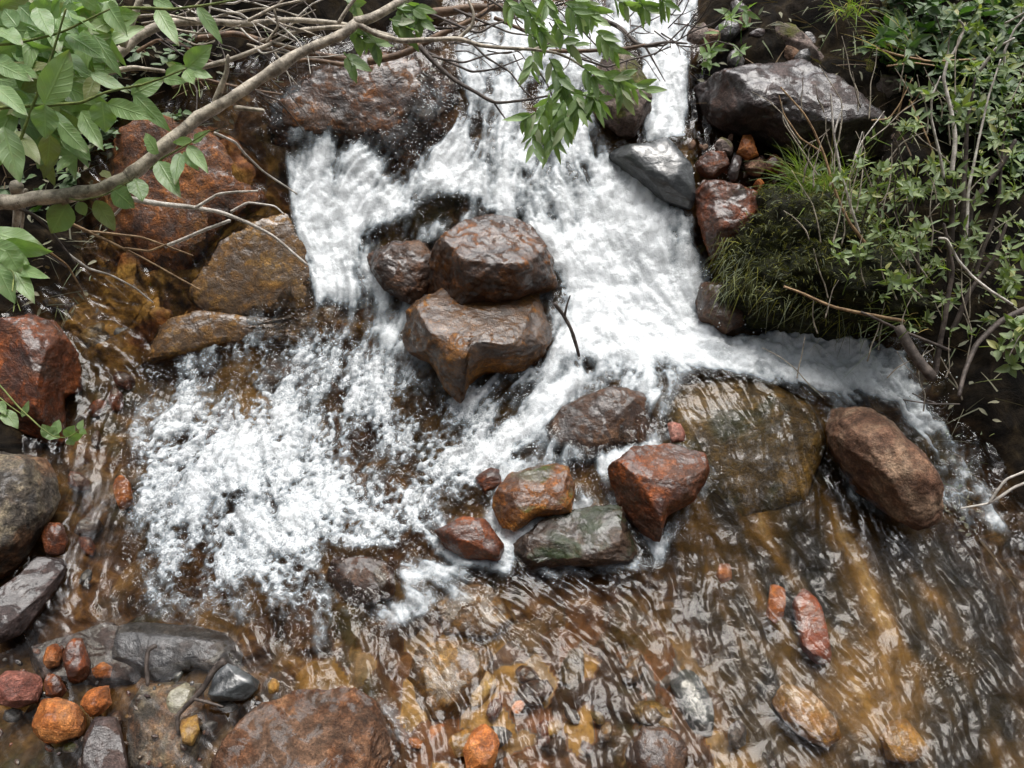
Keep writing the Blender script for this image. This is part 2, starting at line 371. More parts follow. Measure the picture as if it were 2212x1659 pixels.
M['red'] = rock_mat('brick_red_stone', (0.105, 0.0225, 0.00675), (0.225, 0.0495, 0.0135), (0.285, 0.075, 0.0225), (0.165, 0.0375, 0.01125), .35, .3, speck=.3, accent_amt=.3)
M['pink'] = rock_mat('pink_stone', (0.1014, 0.033, 0.024), (0.234, 0.0858, 0.06), (0.3276, 0.1584, 0.12), (0.156, 0.0396, 0.024), .45, .2, scale=1.5, film=0.15)
M['pale'] = rock_mat('pale_quartz', (0.196, 0.175, 0.105), (0.336, 0.315, 0.238), (0.434, 0.42, 0.35), (0.238, 0.238, 0.056), .35, .3, speck=.3)
M['mossrust'] = rock_mat('mossy_rust_rock', (0.0455, 0.01512, 0.00315), (0.182, 0.0588, 0.00945), (0.3276, 0.126, 0.0189), (0.2548, 0.1092, 0.0126), .25, .6, moss=(0.065, 0.09, 0.0072), moss_amt=.30)
M['algae'] = rock_mat('algae_slab_rock', (0.0165, 0.0088, 0.0055), (0.055, 0.0319, 0.0198), (0.1045, 0.06875, 0.0495), (0.066, 0.0275, 0.011), .2, .8, moss=(.022, .036, .006), moss_amt=.34, film=.45)
M['olive'] = rock_mat('olive_algae_rock', (.022, .014, .004), (.085, .050, .012), (.19, .11, .025), (.05, .042, .008), .25, .3, moss=(.03, .033, .006), moss_amt=.1, film=.3)
M['moss'] = rock_mat('shaded_moss_cover', (.004, .005, .001), (.014, .017, .003), (.04, .044, .007), (.02, .016, .005), .9, 0., scale=2.2, bump=2.2, speck=.9, film=0)  # near-black base paints in the mound's shaded lower side; brighter blades cover the top
M['yellowmoss'] = rock_mat('olive_moss_cover', (.03, .03, .004), (.085, .08, .012), (.14, .13, .022), (.07, .055, .014), .9, 0., scale=2.0, bump=2.0, speck=.8, film=0)

def leaf_mat(name, dark, light, old, trans=.35, old_at=.86, gloss=.38, vein=.35):
    g = NT(name); lu, lv, rn = g.attr('lu'), g.attr('lv'), g.attr('rnd')
    c = g.mix(rn, dark, light)
    c = g.mix(g.rng(rn, old_at, old_at + .06), c, old)
    tcn = g.n('TexCoord'); nn = g.noise(tcn.outputs['Object'], 90, 4, .6)
    c = g.mix(g.rng(nn, .5, .72, 0, .35), c, old)
    tipm = g.math('MULTIPLY', g.rng(g.math('ADD', lv, g.math('MULTIPLY', g.math('ABSOLUTE', lu), .12)), .80, 1.02), g.rng(g.noise(tcn.outputs['Object'], 38, 3, .5), .48, .6, 0, .8))
    c = g.mix(tipm, c, (.16, .09, .045))
    spt = g.rng(g.noise(tcn.outputs['Object'], 210, 2, .5), .67, .73, 0, .6); c = g.mix(spt, c, (.11, .075, .035))
    au = g.math('ABSOLUTE', lu)
    vz = g.math('SINE', g.math('MULTIPLY', g.math('SUBTRACT', lv, g.math('MULTIPLY', au, .22)), 46.0))
    mid = g.rng(au, 0.0, .12, 1, 0)
    vn = g.math('MAXIMUM', mid, g.math('MULTIPLY', g.rng(vz, .6, 1.0), .45))
    c = g.mix(g.math('MULTIPLY', vn, vein), c, (light[0] * 1.5, light[1] * 1.4, light[2] * 1.5))
    bp = g.n('Bump', i_Strength=.4, i_Distance=.002); g.set(bp.inputs['Height'], g.math('MULTIPLY', vn, -1.0))
    geo = g.n('NewGeometry')
    c2 = g.mix(g.math('MULTIPLY', geo.outputs['Backfacing'], .4), c, (.25, .30, .22))
    pb = g.n('BsdfPrincipled'); g.set(pb.inputs['Base Color'], c2); g.set(pb.inputs['Roughness'], gloss); g.set(pb.inputs['Normal'], bp.outputs[0])
    tr = g.n('BsdfTranslucent'); g.set(tr.inputs['Color'], g.mix(.5, c, (light[0] * 1.3, light[1] * 1.5, light[2] * .5)))
    mx = g.n('MixShader'); g.set(mx.inputs[0], trans); g.set(mx.inputs[1], pb.outputs[0]); g.set(mx.inputs[2], tr.outputs[0])
    return g.done(mx.outputs[0])
M['broad'] = leaf_mat('broad_leaf', (.085, .21, .045), (.28, .44, .12), (.28, .26, .07), .36, .86)
M['willow'] = leaf_mat('willow_leaf', (.06, .15, .025), (.27, .42, .10), (.48, .52, .34), .35, .86, .32)
M['brush'] = leaf_mat('brush_leaf', (.05, .11, .018), (.25, .34, .07), (.42, .38, .07), .35, .9, .42)
M['herb'] = leaf_mat('bank_herb_leaf', (.020, .065, .012), (.07, .16, .025), (.16, .17, .03), .3, .93, .45)
M['grass'] = leaf_mat('grass_blade', (.07, .14, .018), (.26, .36, .06), (.46, .33, .11), .35, .76, .5, vein=.1)
def bark_mat(name, dark, light, rings=.5):
    g = NT(name); lu, lv, rn = g.attr('lu'), g.attr('lv'), g.attr('rnd')
    tcn = g.n('TexCoord'); v = tcn.outputs['Object']
    n1 = g.noise(v, 45, 6, .65); n2 = g.noise(v, 260, 4, .7)
    cm = g.n('CombineXYZ'); g.set(cm.inputs[0], g.math('MULTIPLY', lu, .8)); g.set(cm.inputs[1], g.math('MULTIPLY', lv, 60.)); g.set(cm.inputs[2], rn)
    n3 = g.noise(cm.outputs[0], 1.0, 4, .7)
    c = g.mix(g.rng(n1, .35, .65), dark, light)
    c = g.mix(g.rng(n3, .56, .66, 0, rings), c, (dark[0] * .35, dark[1] * .33, dark[2] * .3))
    c = g.mix(.5, c, g.ramp(n2, [(.3, .4), (.5, 1.), (.7, 1.5)]), 'MULTIPLY')
    h = g.math('ADD', g.math('MULTIPLY', n1, .4), g.math('ADD', g.math('MULTIPLY', n2, .15), g.math('MULTIPLY', n3, -.5)))
    bp = g.n('Bump', i_Strength=.8, i_Distance=.004); g.set(bp.inputs['Height'], h)
    pb = g.n('BsdfPrincipled'); g.set(pb.inputs['Base Color'], c); g.set(pb.inputs['Roughness'], .65); g.set(pb.inputs['Normal'], bp.outputs[0])
    return g.done(pb.outputs[0])
M['bark'] = bark_mat('grey_willow_bark', (.17, .145, .11), (.50, .44, .35), .8)
M['barkdark'] = bark_mat('dark_twig_bark', (.035, .026, .022), (.12, .095, .08), .4)
M['barkbrown'] = bark_mat('brown_twig_bark', (.07, .04, .022), (.19, .115, .065), .5)
M['bleached'] = bark_mat('bleached_wood', (.30, .27, .23), (.66, .62, .56), .35)
M['tanwood'] = bark_mat('tan_dead_wood', (.18, .11, .055), (.38, .25, .13), .3)
M['stemgreen'] = bark_mat('green_stem', (.09, .13, .03), (.20, .24, .06), .1)

# ------------------------------------------------------------------ ground
def bed_mat():
    g = NT('stream_bed_ground'); tcn = g.n('TexCoord'); v = tcn.outputs['Object']
    cell, bank, warm = g.attr('cell'), g.attr('bank'), g.attr('warm')
    n1 = g.noise(v, 14, 8, .65, .8); n2 = g.noise(v, 60, 6, .7); n3 = g.noise(v, 5, 4, .6)
    c = g.ramp(cell, [(0, (.030, .017, .009)), (.22, (.09, .042, .016)), (.40, (.16, .062, .020)), (.55, (.10, .085, .075)), (.68, (.22, .125, .04)), (.82, (.34, .19, .05)), (1, (.20, .15, .10))])
    cd_ = g.ramp(n1, [(.36, (.008, .005, .002)), (.5, (.050, .024, .007)), (.66, (.17, .088, .024))])
    c = g.mix(g.math('SUBTRACT', 1.0, warm), c, cd_)
    c = g.mix(g.rng(n3, .52, .68, 0, .6), c, (.035, .033, .008))
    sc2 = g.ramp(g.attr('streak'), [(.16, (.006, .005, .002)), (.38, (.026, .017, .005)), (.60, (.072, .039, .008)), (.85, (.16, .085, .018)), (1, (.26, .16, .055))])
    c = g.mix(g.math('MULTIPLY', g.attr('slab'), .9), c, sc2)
    c = g.mix(.7, c, g.ramp(n2, [(.3, .35), (.5, 1.), (.7, 1.6)]), 'MULTIPLY')
    lc = g.mix(g.rng(n3, .42, .56), g.ramp(n1, [(.35, (.02, .007, .003)), (.5, (.085, .028, .008)), (.66, (.19, .07, .018))]), g.ramp(n1, [(.35, (.05, .025, .006)), (.5, (.16, .082, .016)), (.66, (.30, .17, .04))]))
    lc = g.mix(.7, lc, g.ramp(n2, [(.32, .2), (.5, .9), (.68, 1.8)]), 'MULTIPLY')
    c = g.mix(g.attr('ledge'), c, lc)
    soil = g.ramp(n1, [(.38, (.003, .0025, .002)), (.52, (.011, .008, .005)), (.68, (.035, .025, .013))])
    far = g.mix(g.rng(g.noise(v, 3, 5, .6), .42, .58), soil, (.03, .055, .010))
    soil = g.mix(g.attr('far'), soil, far)
    c = g.mix(bank, c, soil)
    h = g.math('ADD', g.math('MULTIPLY', n1, .5), g.math('MULTIPLY', n2, .2))
    bp = g.n('Bump', i_Strength=.8, i_Distance=.02); g.set(bp.inputs['Height'], h)
    pb = g.n('BsdfPrincipled'); g.set(pb.inputs['Base Color'], c); g.set(pb.inputs['Specular IOR Level'], .12); g.set(pb.inputs['Roughness'], g.rng(bank, 0, 1, .5, .9)); g.set(pb.inputs['Normal'], bp.outputs[0])
    return g.done(pb.outputs[0])
def axis(a, b, h, ext):
    f = np.arange(a, b, h); o = []
    s, q = h, 0
    while q < ext: s *= 1.22; q += s; o.append(q)
    o = np.array(o); return np.r_[(a - o)[::-1], f, f[-1] + o]
# ------------------------------------------------------------------ water
HS = .0030
X, Y = np.meshgrid(np.arange(-1.95, 1.95, HS), np.arange(.18, 2.75, HS))
Wb = Wz(X, Y); WPX, WPY = project(X, Y, Wb)
FLOW = [(1200,100,-.2,1),(1430,150,0,1),(1430,280,-.3,1),(1050,200,-.1,1),(1100,350,-.1,1),(1250,400,.45,.9),(1350,520,.5,.85),(1450,620,.35,.9),(950,330,-.8,.5),(800,350,-.9,.3),(690,380,-.4,.9),
 (690,560,0,1),(850,480,-.4,.9),(1250,700,-.1,1),(1400,730,.9,.4),(1600,740,1,.1),(1800,770,1,.2),(1950,850,.8,.6),(2080,1050,.35,.9),(2150,1150,.2,1),(1500,860,.5,.8),(1650,900,.6,.8),
 (1380,840,-.7,.6),(1150,880,-.9,.5),(1000,1000,-.95,.3),(850,950,-.7,.7),(700,750,-.2,1),(500,750,-.2,1),(400,950,-.3,1),(600,1000,.3,1),(400,1200,.5,.9),(600,1250,.75,.6),(800,1180,.9,.3),
 (950,1250,.93,.35),(760,1400,.6,.8),(1100,1300,.95,.3),(1300,1260,.9,.35),(1500,1200,.1,1),(1600,1050,.3,.95),(1750,1080,.35,.93),(1600,1350,.45,.9),(1650,1500,.6,.8),(1850,1600,.6,.8),(1100,1450,.4,.9),
 (1200,1600,.35,.95),(1400,1500,.5,.85),(2000,1350,.35,.95),(2050,1550,.4,.9),(350,620,.5,.9),(250,640,.9,.3),(250,900,.2,1),(200,1150,.3,1),(150,1500,.6,.4),(450,1450,.8,.3)]
fdx = np.zeros_like(X); fdy = np.zeros_like(X); fws = np.zeros_like(X)
for a, b, c, d in FLOW:
    k = 1 / (((WPX - a) ** 2 + (WPY - b) ** 2) / 1e4 + .15) ** 1.8
    q = math.hypot(c, d * 1.5); fdx += k * c / q; fdy += -k * d * 1.5 / q; fws += k
sw = .6 * fbm(X * 4, Y * 4, o=2) + .45 * fbm(X * 13, Y * 13, o=2)
fdx, fdy = fdx / fws, fdy / fws
ca, sa = np.cos(sw), np.sin(sw); fdx, fdy = fdx * ca - fdy * sa, fdx * sa + fdy * ca
fl = np.hypot(fdx, fdy) + 1e-6; fdx /= fl; fdy /= fl
NY, NX = X.shape
def lic(n, L):
    acc = n.copy(); cnt = 1
    for sg in (1, -1):
        ix, iy = np.meshgrid(np.arange(NX, dtype=np.float32), np.arange(NY, dtype=np.float32))
        for _ in range(L):
            a = np.clip(iy, 0, NY - 1).astype(np.int32); b = np.clip(ix, 0, NX - 1).astype(np.int32)
            ix = ix + sg * fdx[a, b]; iy = iy + sg * fdy[a, b]
            acc += n[np.clip(iy + .5, 0, NY - 1).astype(np.int32), np.clip(ix + .5, 0, NX - 1).astype(np.int32)]; cnt += 1
    acc -= acc.mean(); return acc / acc.std()
def wn_(s):
    a = blur(RNG.normal(size=X.shape), s); return a / a.std()
l_fine = lic(wn_(1.0), 7); l_med = lic(wn_(2.6), 12); l_big = lic(wn_(6), 22)
i_fine, i_med = wn_(1.3), wn_(4.0)
l_huge = lic(wn_(7), 55)
gx, gy = axis(-2.2, 2.2, .0075, 70), axis(.15, 2.9, .0075, 70)
GX, GY = np.meshgrid(gx, gy)
GZ, bankf, gpx, gpy = Bz(GX, GY)
fin = sstep(3.0, 2.2, np.hypot(GX, GY - 1.4))
wx, wy = GX + .03 * perlin(GX * 8, GY * 8), GY + .03 * perlin(GX * 8 + 9, GY * 8)
d1, d2, id1 = worley(wx * 7.5, wy * 6.0, 1); e1, e2, id2 = worley(wx * 17, wy * 15, 2)
big = sstep(0, .35, d2 - d1) * (.5 + .5 * ((id1 * .37) % 1)); sm = sstep(0, .35, e2 - e1) * (.4 + .6 * ((id2 * .53) % 1))
slabm = sstep(-60, 60, sdpoly(gpx, gpy, [(1420,800),(1760,820),(2000,1050),(2230,1250),(2300,1750),(1650,1750),(1480,1300),(1440,1150)]))
GZ = GZ + fin * (1 - bankf * .5) * (1 - .8 * slabm) * (1 - .6 * sstep(-30, 40, sdpoly(gpx, gpy, LEDGE))) * (.028 * big + .014 * sm + .004 * fbm(GX * 30, GY * 30, o=3)) - .02 * fin
cell = np.where(((id2 * .211) % 1) < .45, (id2 * .777) % 1, (id1 * .613) % 1)
warm = np.clip(.20 + .75 * sstep(1250, 1480, gpy) * sstep(500, 900, gpx) * sstep(2150, 1800, gpx) + .5 * sstep(420, 150, np.hypot(gpx - 560, gpy - 620)), 0, 1)
def on_ground(a):                     # a water-grid field read at the ground grid
    ix = np.clip(((GX + 1.95) / HS), 0, NX - 1).astype(int); iy = np.clip(((GY - .18) / HS), 0, NY - 1).astype(int); return a[iy, ix]
streak = np.clip(.47 + .10 * perlin(GX * 9, GY * 9) - .26 * sstep(1800, 2180, gpx) + .20 * on_ground(lic(wn_(7), 40)) + .12 * on_ground(lic(wn_(3), 24)) + .25 * fbm(GX * 3, GY * 3, o=3), 0, 1)  # streaks darken toward the right edge: bank shade put into the bed colour
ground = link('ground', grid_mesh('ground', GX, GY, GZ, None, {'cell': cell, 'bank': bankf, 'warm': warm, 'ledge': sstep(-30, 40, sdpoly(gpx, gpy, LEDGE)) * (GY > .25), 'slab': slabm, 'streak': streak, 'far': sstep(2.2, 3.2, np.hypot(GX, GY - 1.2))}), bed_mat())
tag(ground, 'dark stream bed and soil banks under the water', 'ground', kind='structure')

# foam, drawn where the photograph's white water lies
def soft(poly, s): return sstep(-s, s, sdpoly(WPX, WPY, poly))
FOAM = [  # polygon, edge softness, amount
 ([(985,95),(1060,20),(1380,0),(1360,100),(1290,170),(1280,300),(1380,380),(1490,480),(1520,600),(1510,690),(1620,712),(1760,705),(1950,760),(1990,830),(1890,855),(1770,838),(1600,800),(1450,785),(1290,775),(1200,760),(1215,640),(1195,560),(1120,470),(1040,440),(930,380),(960,300),(1000,250)], 36, .72),
 ([(1230,430),(1400,430),(1500,560),(1500,690),(1420,740),(1240,740),(1230,600)], 70, .36),
 ([(1390,0),(1500,0),(1480,120),(1475,290),(1400,300),(1380,200)], 24, .8),
 ([(625,350),(700,310),(780,320),(860,400),(880,450),(790,490),(740,560),(760,640),(690,640),(665,540),(640,470)], 30, .72),
 ([(880,330),(960,300),(1060,430),(950,430),(860,420)], 40, .45),
 ([(450,700),(590,680),(800,780),(900,860),(1010,940),(1120,900),(1150,960),(1020,1060),(940,1150),(1010,1220),(1130,1270),(1000,1340),(820,1370),(800,1480),(720,1440),(640,1340),(420,1340),(310,1300),(285,1120),(300,880),(360,790)], 70, .22),
 ([(330,960),(470,890),(700,900),(760,1010),(900,1060),(900,1140),(720,1150),(640,1240),(500,1220),(400,1180),(340,1080)], 90, .44),
 ([(1010,960),(1130,890),(1190,820),(1290,800),(1200,880),(1130,950),(1110,1010),(1020,1040)], 25, .45),
 ([(850,1190),(1000,1200),(1150,1275),(960,1300),(830,1370),(800,1330)], 30, .28),
 ([(1880,830),(2000,860),(2100,1000),(2190,1150),(2090,1160),(2020,1010),(1920,900)], 50, .34),
 ([(1290,770),(1400,770),(1480,800),(1420,860),(1280,820),(1180,870),(1130,860)], 25, .30),
 ([(1960,1440),(2110,1390),(2120,1450),(2040,1490),(1980,1480)], 30, .20),
 ([(1340,890),(1400,900),(1410,940),(1330,930)], 20, .2),
]
FOAM += [
 ([(690,640),(860,740),(960,860),(1000,960),(1120,930),(1000,1060),(880,1000),(760,860),(640,780)], 40, .26),
 ([(1480,690),(1620,712),(1760,705),(1920,750),(1900,840),(1770,830),(1600,795),(1450,780)], 16, .30),
 ([(300,700),(460,660),(700,680),(860,760),(1010,880),(1140,900),(1160,1000),(1020,1080),(960,1160),(1030,1240),(1160,1290),(960,1400),(820,1500),(640,1440),(560,1350),(300,1340),(240,1150),(260,850)], 70, .13),
 ([(960,860),(1050,800),(1190,770),(1300,800),(1240,860),(1150,920),(1080,980),(1000,930)], 25, .30),
 ([(560,180),(960,140),(1000,280),(900,400),(760,330),(640,330),(560,300)], 40, .22),
 ([(690,520),(820,560),(880,640),(850,740),(760,680),(690,640)], 30, .30),
 ([(740,1300),(1000,1280),(1180,1290),(1280,1330),(1100,1400),(900,1420),(800,1500)], 40, .16),
 ([(640,430),(790,420),(800,520),(720,600),(690,640),(650,560)], 30, .25),
 ([(900,380),(1040,440),(1060,470),(900,500),(800,500),(820,440)], 30, .22),
 ([(1390,800),(1500,800),(1480,850),(1440,900),(1420,880)], 20, .25),
 ([(1240,1020),(1310,1010),(1330,1090),(1260,1100)], 15, .15),
 ([(1950,800),(2060,830),(2140,960),(2212,1120),(2200,1180),(2060,1120),(2030,1020),(1940,900)], 40, .15),
]
CLEAR = [([(800,1250),(1150,1230),(1190,1300),(900,1420),(800,1500),(700,1440),(740,1330)],30,.36), ([(2050,970),(2230,1040),(2230,1220),(2040,1170)],40,.10),
 ([(1090,190),(1150,180),(1180,260),(1110,300)],25,.35), ([(1200,330),(1280,350),(1290,400),(1220,390)],20,.3), ([(1000,330),(1100,300),(1150,380),(1040,400)],30,.3), ([(1440,480),(1500,500),(1510,640),(1470,640)],25,.3), ([(1040,150),(1090,120),(1100,180),(1050,200)],20,.3),
 ([(560,700),(700,690),(820,760),(800,830),(700,830),(600,790)], 40, .14), ([(690,1190),(850,1190),(860,1290),(740,1300)], 30, .6), ([(840,840),(960,850),(980,960),(860,960)], 35, .08),
 ([(930,400),(1050,400),(1060,460),(920,470)], 30, .3), ([(430,790),(520,780),(520,860),(430,860)], 30, .2), ([(700,960),(760,950),(900,1000),(900,1050),(780,1040)], 40, .25), ([(480,1060),(540,1050),(545,1100),(490,1105)], 14, .5)]
fm = np.zeros_like(X)
for q, s, a in FOAM: fm = fm + a * soft(q, s)
for q, s, a in CLEAR: fm = fm - a * soft(q, s)
for q in ([(800,545),(930,510),(1050,462),(1160,510),(1192,560),(920,617),(830,620)], [(860,720),(960,622),(1160,590),(1190,730),(1170,785),(995,868),(930,775)], [(1145,920),(1340,818),(1425,900),(1410,965),(1270,995)], [(1310,1010),(1450,960),(1535,1020),(1425,1172)], [(1060,1075),(1180,995),(1248,1085),(1110,1150)], [(1105,1165),(1330,1088),(1418,1208),(1110,1232)], [(940,1148),(1050,1125),(1080,1212),(960,1182)], [(1785,900),(1842,875),(2032,1060),(1990,1145),(1850,1060)], [(560,1535),(640,1498),(770,1490),(895,1590)]):
    sq = sdpoly(WPX, WPY, q); fm = fm + .26 * sstep(-46, -8, sq) * sstep(30, 0, sq)
fm = fm * (1 + .34 * np.clip(fbm(X * 15, Y * 22, o=4), -1, .5) * soft([(1480,690),(1760,700),(1960,750),(2040,830),(2180,1100),(2100,1150),(2000,960),(1900,850),(1600,795)], 24))
fm = np.clip(fm, 0, 1.25)
poolb = soft([(300,820),(450,690),(700,690),(900,850),(1120,930),(1020,1080),(940,1160),(700,1340),(420,1340),(280,1280),(270,1000)], 60)
foam = np.clip(1.25 * fm - .20 + .13 * l_huge * np.minimum(1, fm * 1.6) * (1 - .6 * poolb) + np.minimum(1, fm * 2) * (.06 * (1 - .5 * poolb) * l_fine + .12 * l_med + .13 * l_big + .09 * i_fine * (.7 + poolb) + .20 * fbm(X * 9, Y * 7, o=4)) * (1 - .3 * sstep(.85, 1.2, fm)), 0, 1)
foam = foam * sstep(.02, .15, fm)
turb = np.clip(.52 + fm * .7, 0, 1.0) * (1 - .35 * sstep(.6, 1.1, fm))
calm = np.maximum(soft([(-50,1340),(520,1330),(600,1480),(450,1659),(-50,1700)], 60), .8 * soft([(100,1050),(260,1030),(280,1230),(120,1240)], 40)); turb = turb * (1 - .8 * calm)
hgt = turb * (.0014 * l_fine + .0030 * l_med + .0030 * l_big + .0005 * i_fine + .0030 * i_med) + fm * (1 - .5 * poolb) * .008 * fbm(X * 13, Y * 13, o=4)
sheet = soft([(1420,800),(1760,820),(2000,1050),(2230,1250),(2300,1750),(1500,1750),(1420,1300),(1440,1150)], 90)
hgt *= 1 - .22 * sheet
side = soft([(1480,690),(1760,700),(1960,750),(2040,830),(2180,1100),(2100,1150),(2000,960),(1900,850),(1600,795)], 24)
hgt += side * (.0034 * i_med + .0012 * i_fine + .006 * fbm(X * 16, Y * 20, o=3))
hgt += poolb * .0006 * i_fine
WZ = Wb + hgt
# the sheet rides up and over the two drowned boulders
gz, gf, _, _ = Bz(X, Y)
keep = (gz < Wb + .035)
water_attrs = {'foam': foam, 'bub': np.clip(poolb * 1.2 - calm + .35 * (fm > .1), 0, 1), 'turb': turb, 'calm': calm}
def water_mat():
    g = NT('stream_water'); tcn = g.n('TexCoord'); v = tcn.outputs['Object']
    fo, bu, tu = g.attr('foam'), g.attr('bub'), g.attr('turb')
    n1 = g.noise(v, 62, 3, .5, .6); n2 = g.noise(v, 240, 3, .6)
    vo = g.n('TexVoronoi', feature='F1'); g.set(vo.inputs['Vector'], v); g.set(vo.inputs['Scale'], 105.)
    vo2 = g.n('TexVoronoi', feature='F1'); g.set(vo2.inputs['Vector'], v); g.set(vo2.inputs['Scale'], 62.)
    bub = g.rng(vo.outputs['Distance'], .15, .55, 1, 0)
    hb = g.math('ADD', g.math('MULTIPLY', n1, g.math('MULTIPLY', tu, .7)), g.math('MULTIPLY', bub, g.math('MULTIPLY', bu, .8)))
    bp = g.n('Bump', i_Strength=.8, i_Distance=.006); g.set(bp.inputs['Height'], hb)
    fr = g.n('Fresnel', i_IOR=1.31); g.set(fr.inputs['Normal'], bp.outputs[0])
    tr = g.n('BsdfTransparent'); g.set(tr.inputs['Color'], (.95, .93, .88))
    gl = g.n('BsdfGlossy', i_Roughness=.045); g.set(gl.inputs['Color'], (1., 1., 1.)); g.set(gl.inputs['Normal'], bp.outputs[0])
    wa = g.n('MixShader'); g.set(wa.inputs[0], fr.outputs[0]); g.set(wa.inputs[1], tr.outputs[0]); g.set(wa.inputs[2], gl.outputs[0])
    nn = g.math('ADD', g.math('MULTIPLY', g.math('SUBTRACT', n2, .5), .22), g.math('MULTIPLY', g.math('SUBTRACT', n1, .5), .6))
    ring = g.rng(g.math('ABSOLUTE', g.math('SUBTRACT', vo.outputs['Distance'], .42)), .0, .18, .26, -.16)
    ff = g.math('ADD', fo, g.math('MULTIPLY', g.math('ADD', nn, g.math('MULTIPLY', ring, bu)), g.rng(fo, 0, .15)), clamp=True)
    ring2 = g.rng(g.math('ABSOLUTE', g.math('SUBTRACT', vo2.outputs['Distance'], .40)), .0, .14, .22, -.10)
    ff = g.math('ADD', ff, g.math('MULTIPLY', g.math('MULTIPLY', ring2, bu), g.rng(fo, .05, .3)), clamp=True)
    fo2 = g.math('MULTIPLY', g.rng(ff, .03, 1.08, 0, 1.), g.math('SUBTRACT', .97, g.math('MULTIPLY', bu, .10)))
    bf = g.n('Bump', i_Strength=.5, i_Distance=.005); g.set(bf.inputs['Height'], g.math('ADD', g.math('MULTIPLY', n1, 1.), g.math('MULTIPLY', n2, .8)))
    pb = g.n('BsdfPrincipled'); g.set(pb.inputs['Base Color'], (.74, .79, .82)); g.set(pb.inputs['Roughness'], .3); g.set(pb.inputs['Normal'], bf.outputs[0])
    milk = g.math('MULTIPLY', g.rng(fo, .02, .60), g.math('SUBTRACT', .84, g.math('MULTIPLY', bu, .16))); fo2 = g.math('MAXIMUM', fo2, milk)
    g.set(pb.inputs['Base Color'], g.mix(g.rng(ff, .0, .95), (.26, .31, .34), (.84, .88, .90)))
    mx = g.n('MixShader'); g.set(mx.inputs[0], fo2); g.set(mx.inputs[1], wa.outputs[0]); g.set(mx.inputs[2], pb.outputs[0])
    return g.done(mx.outputs[0])
water = link('water', grid_mesh('water', X, Y, WZ, keep, water_attrs), water_mat())
tag(water, 'white foaming stream water rushing over rocks', 'water', kind='structure')

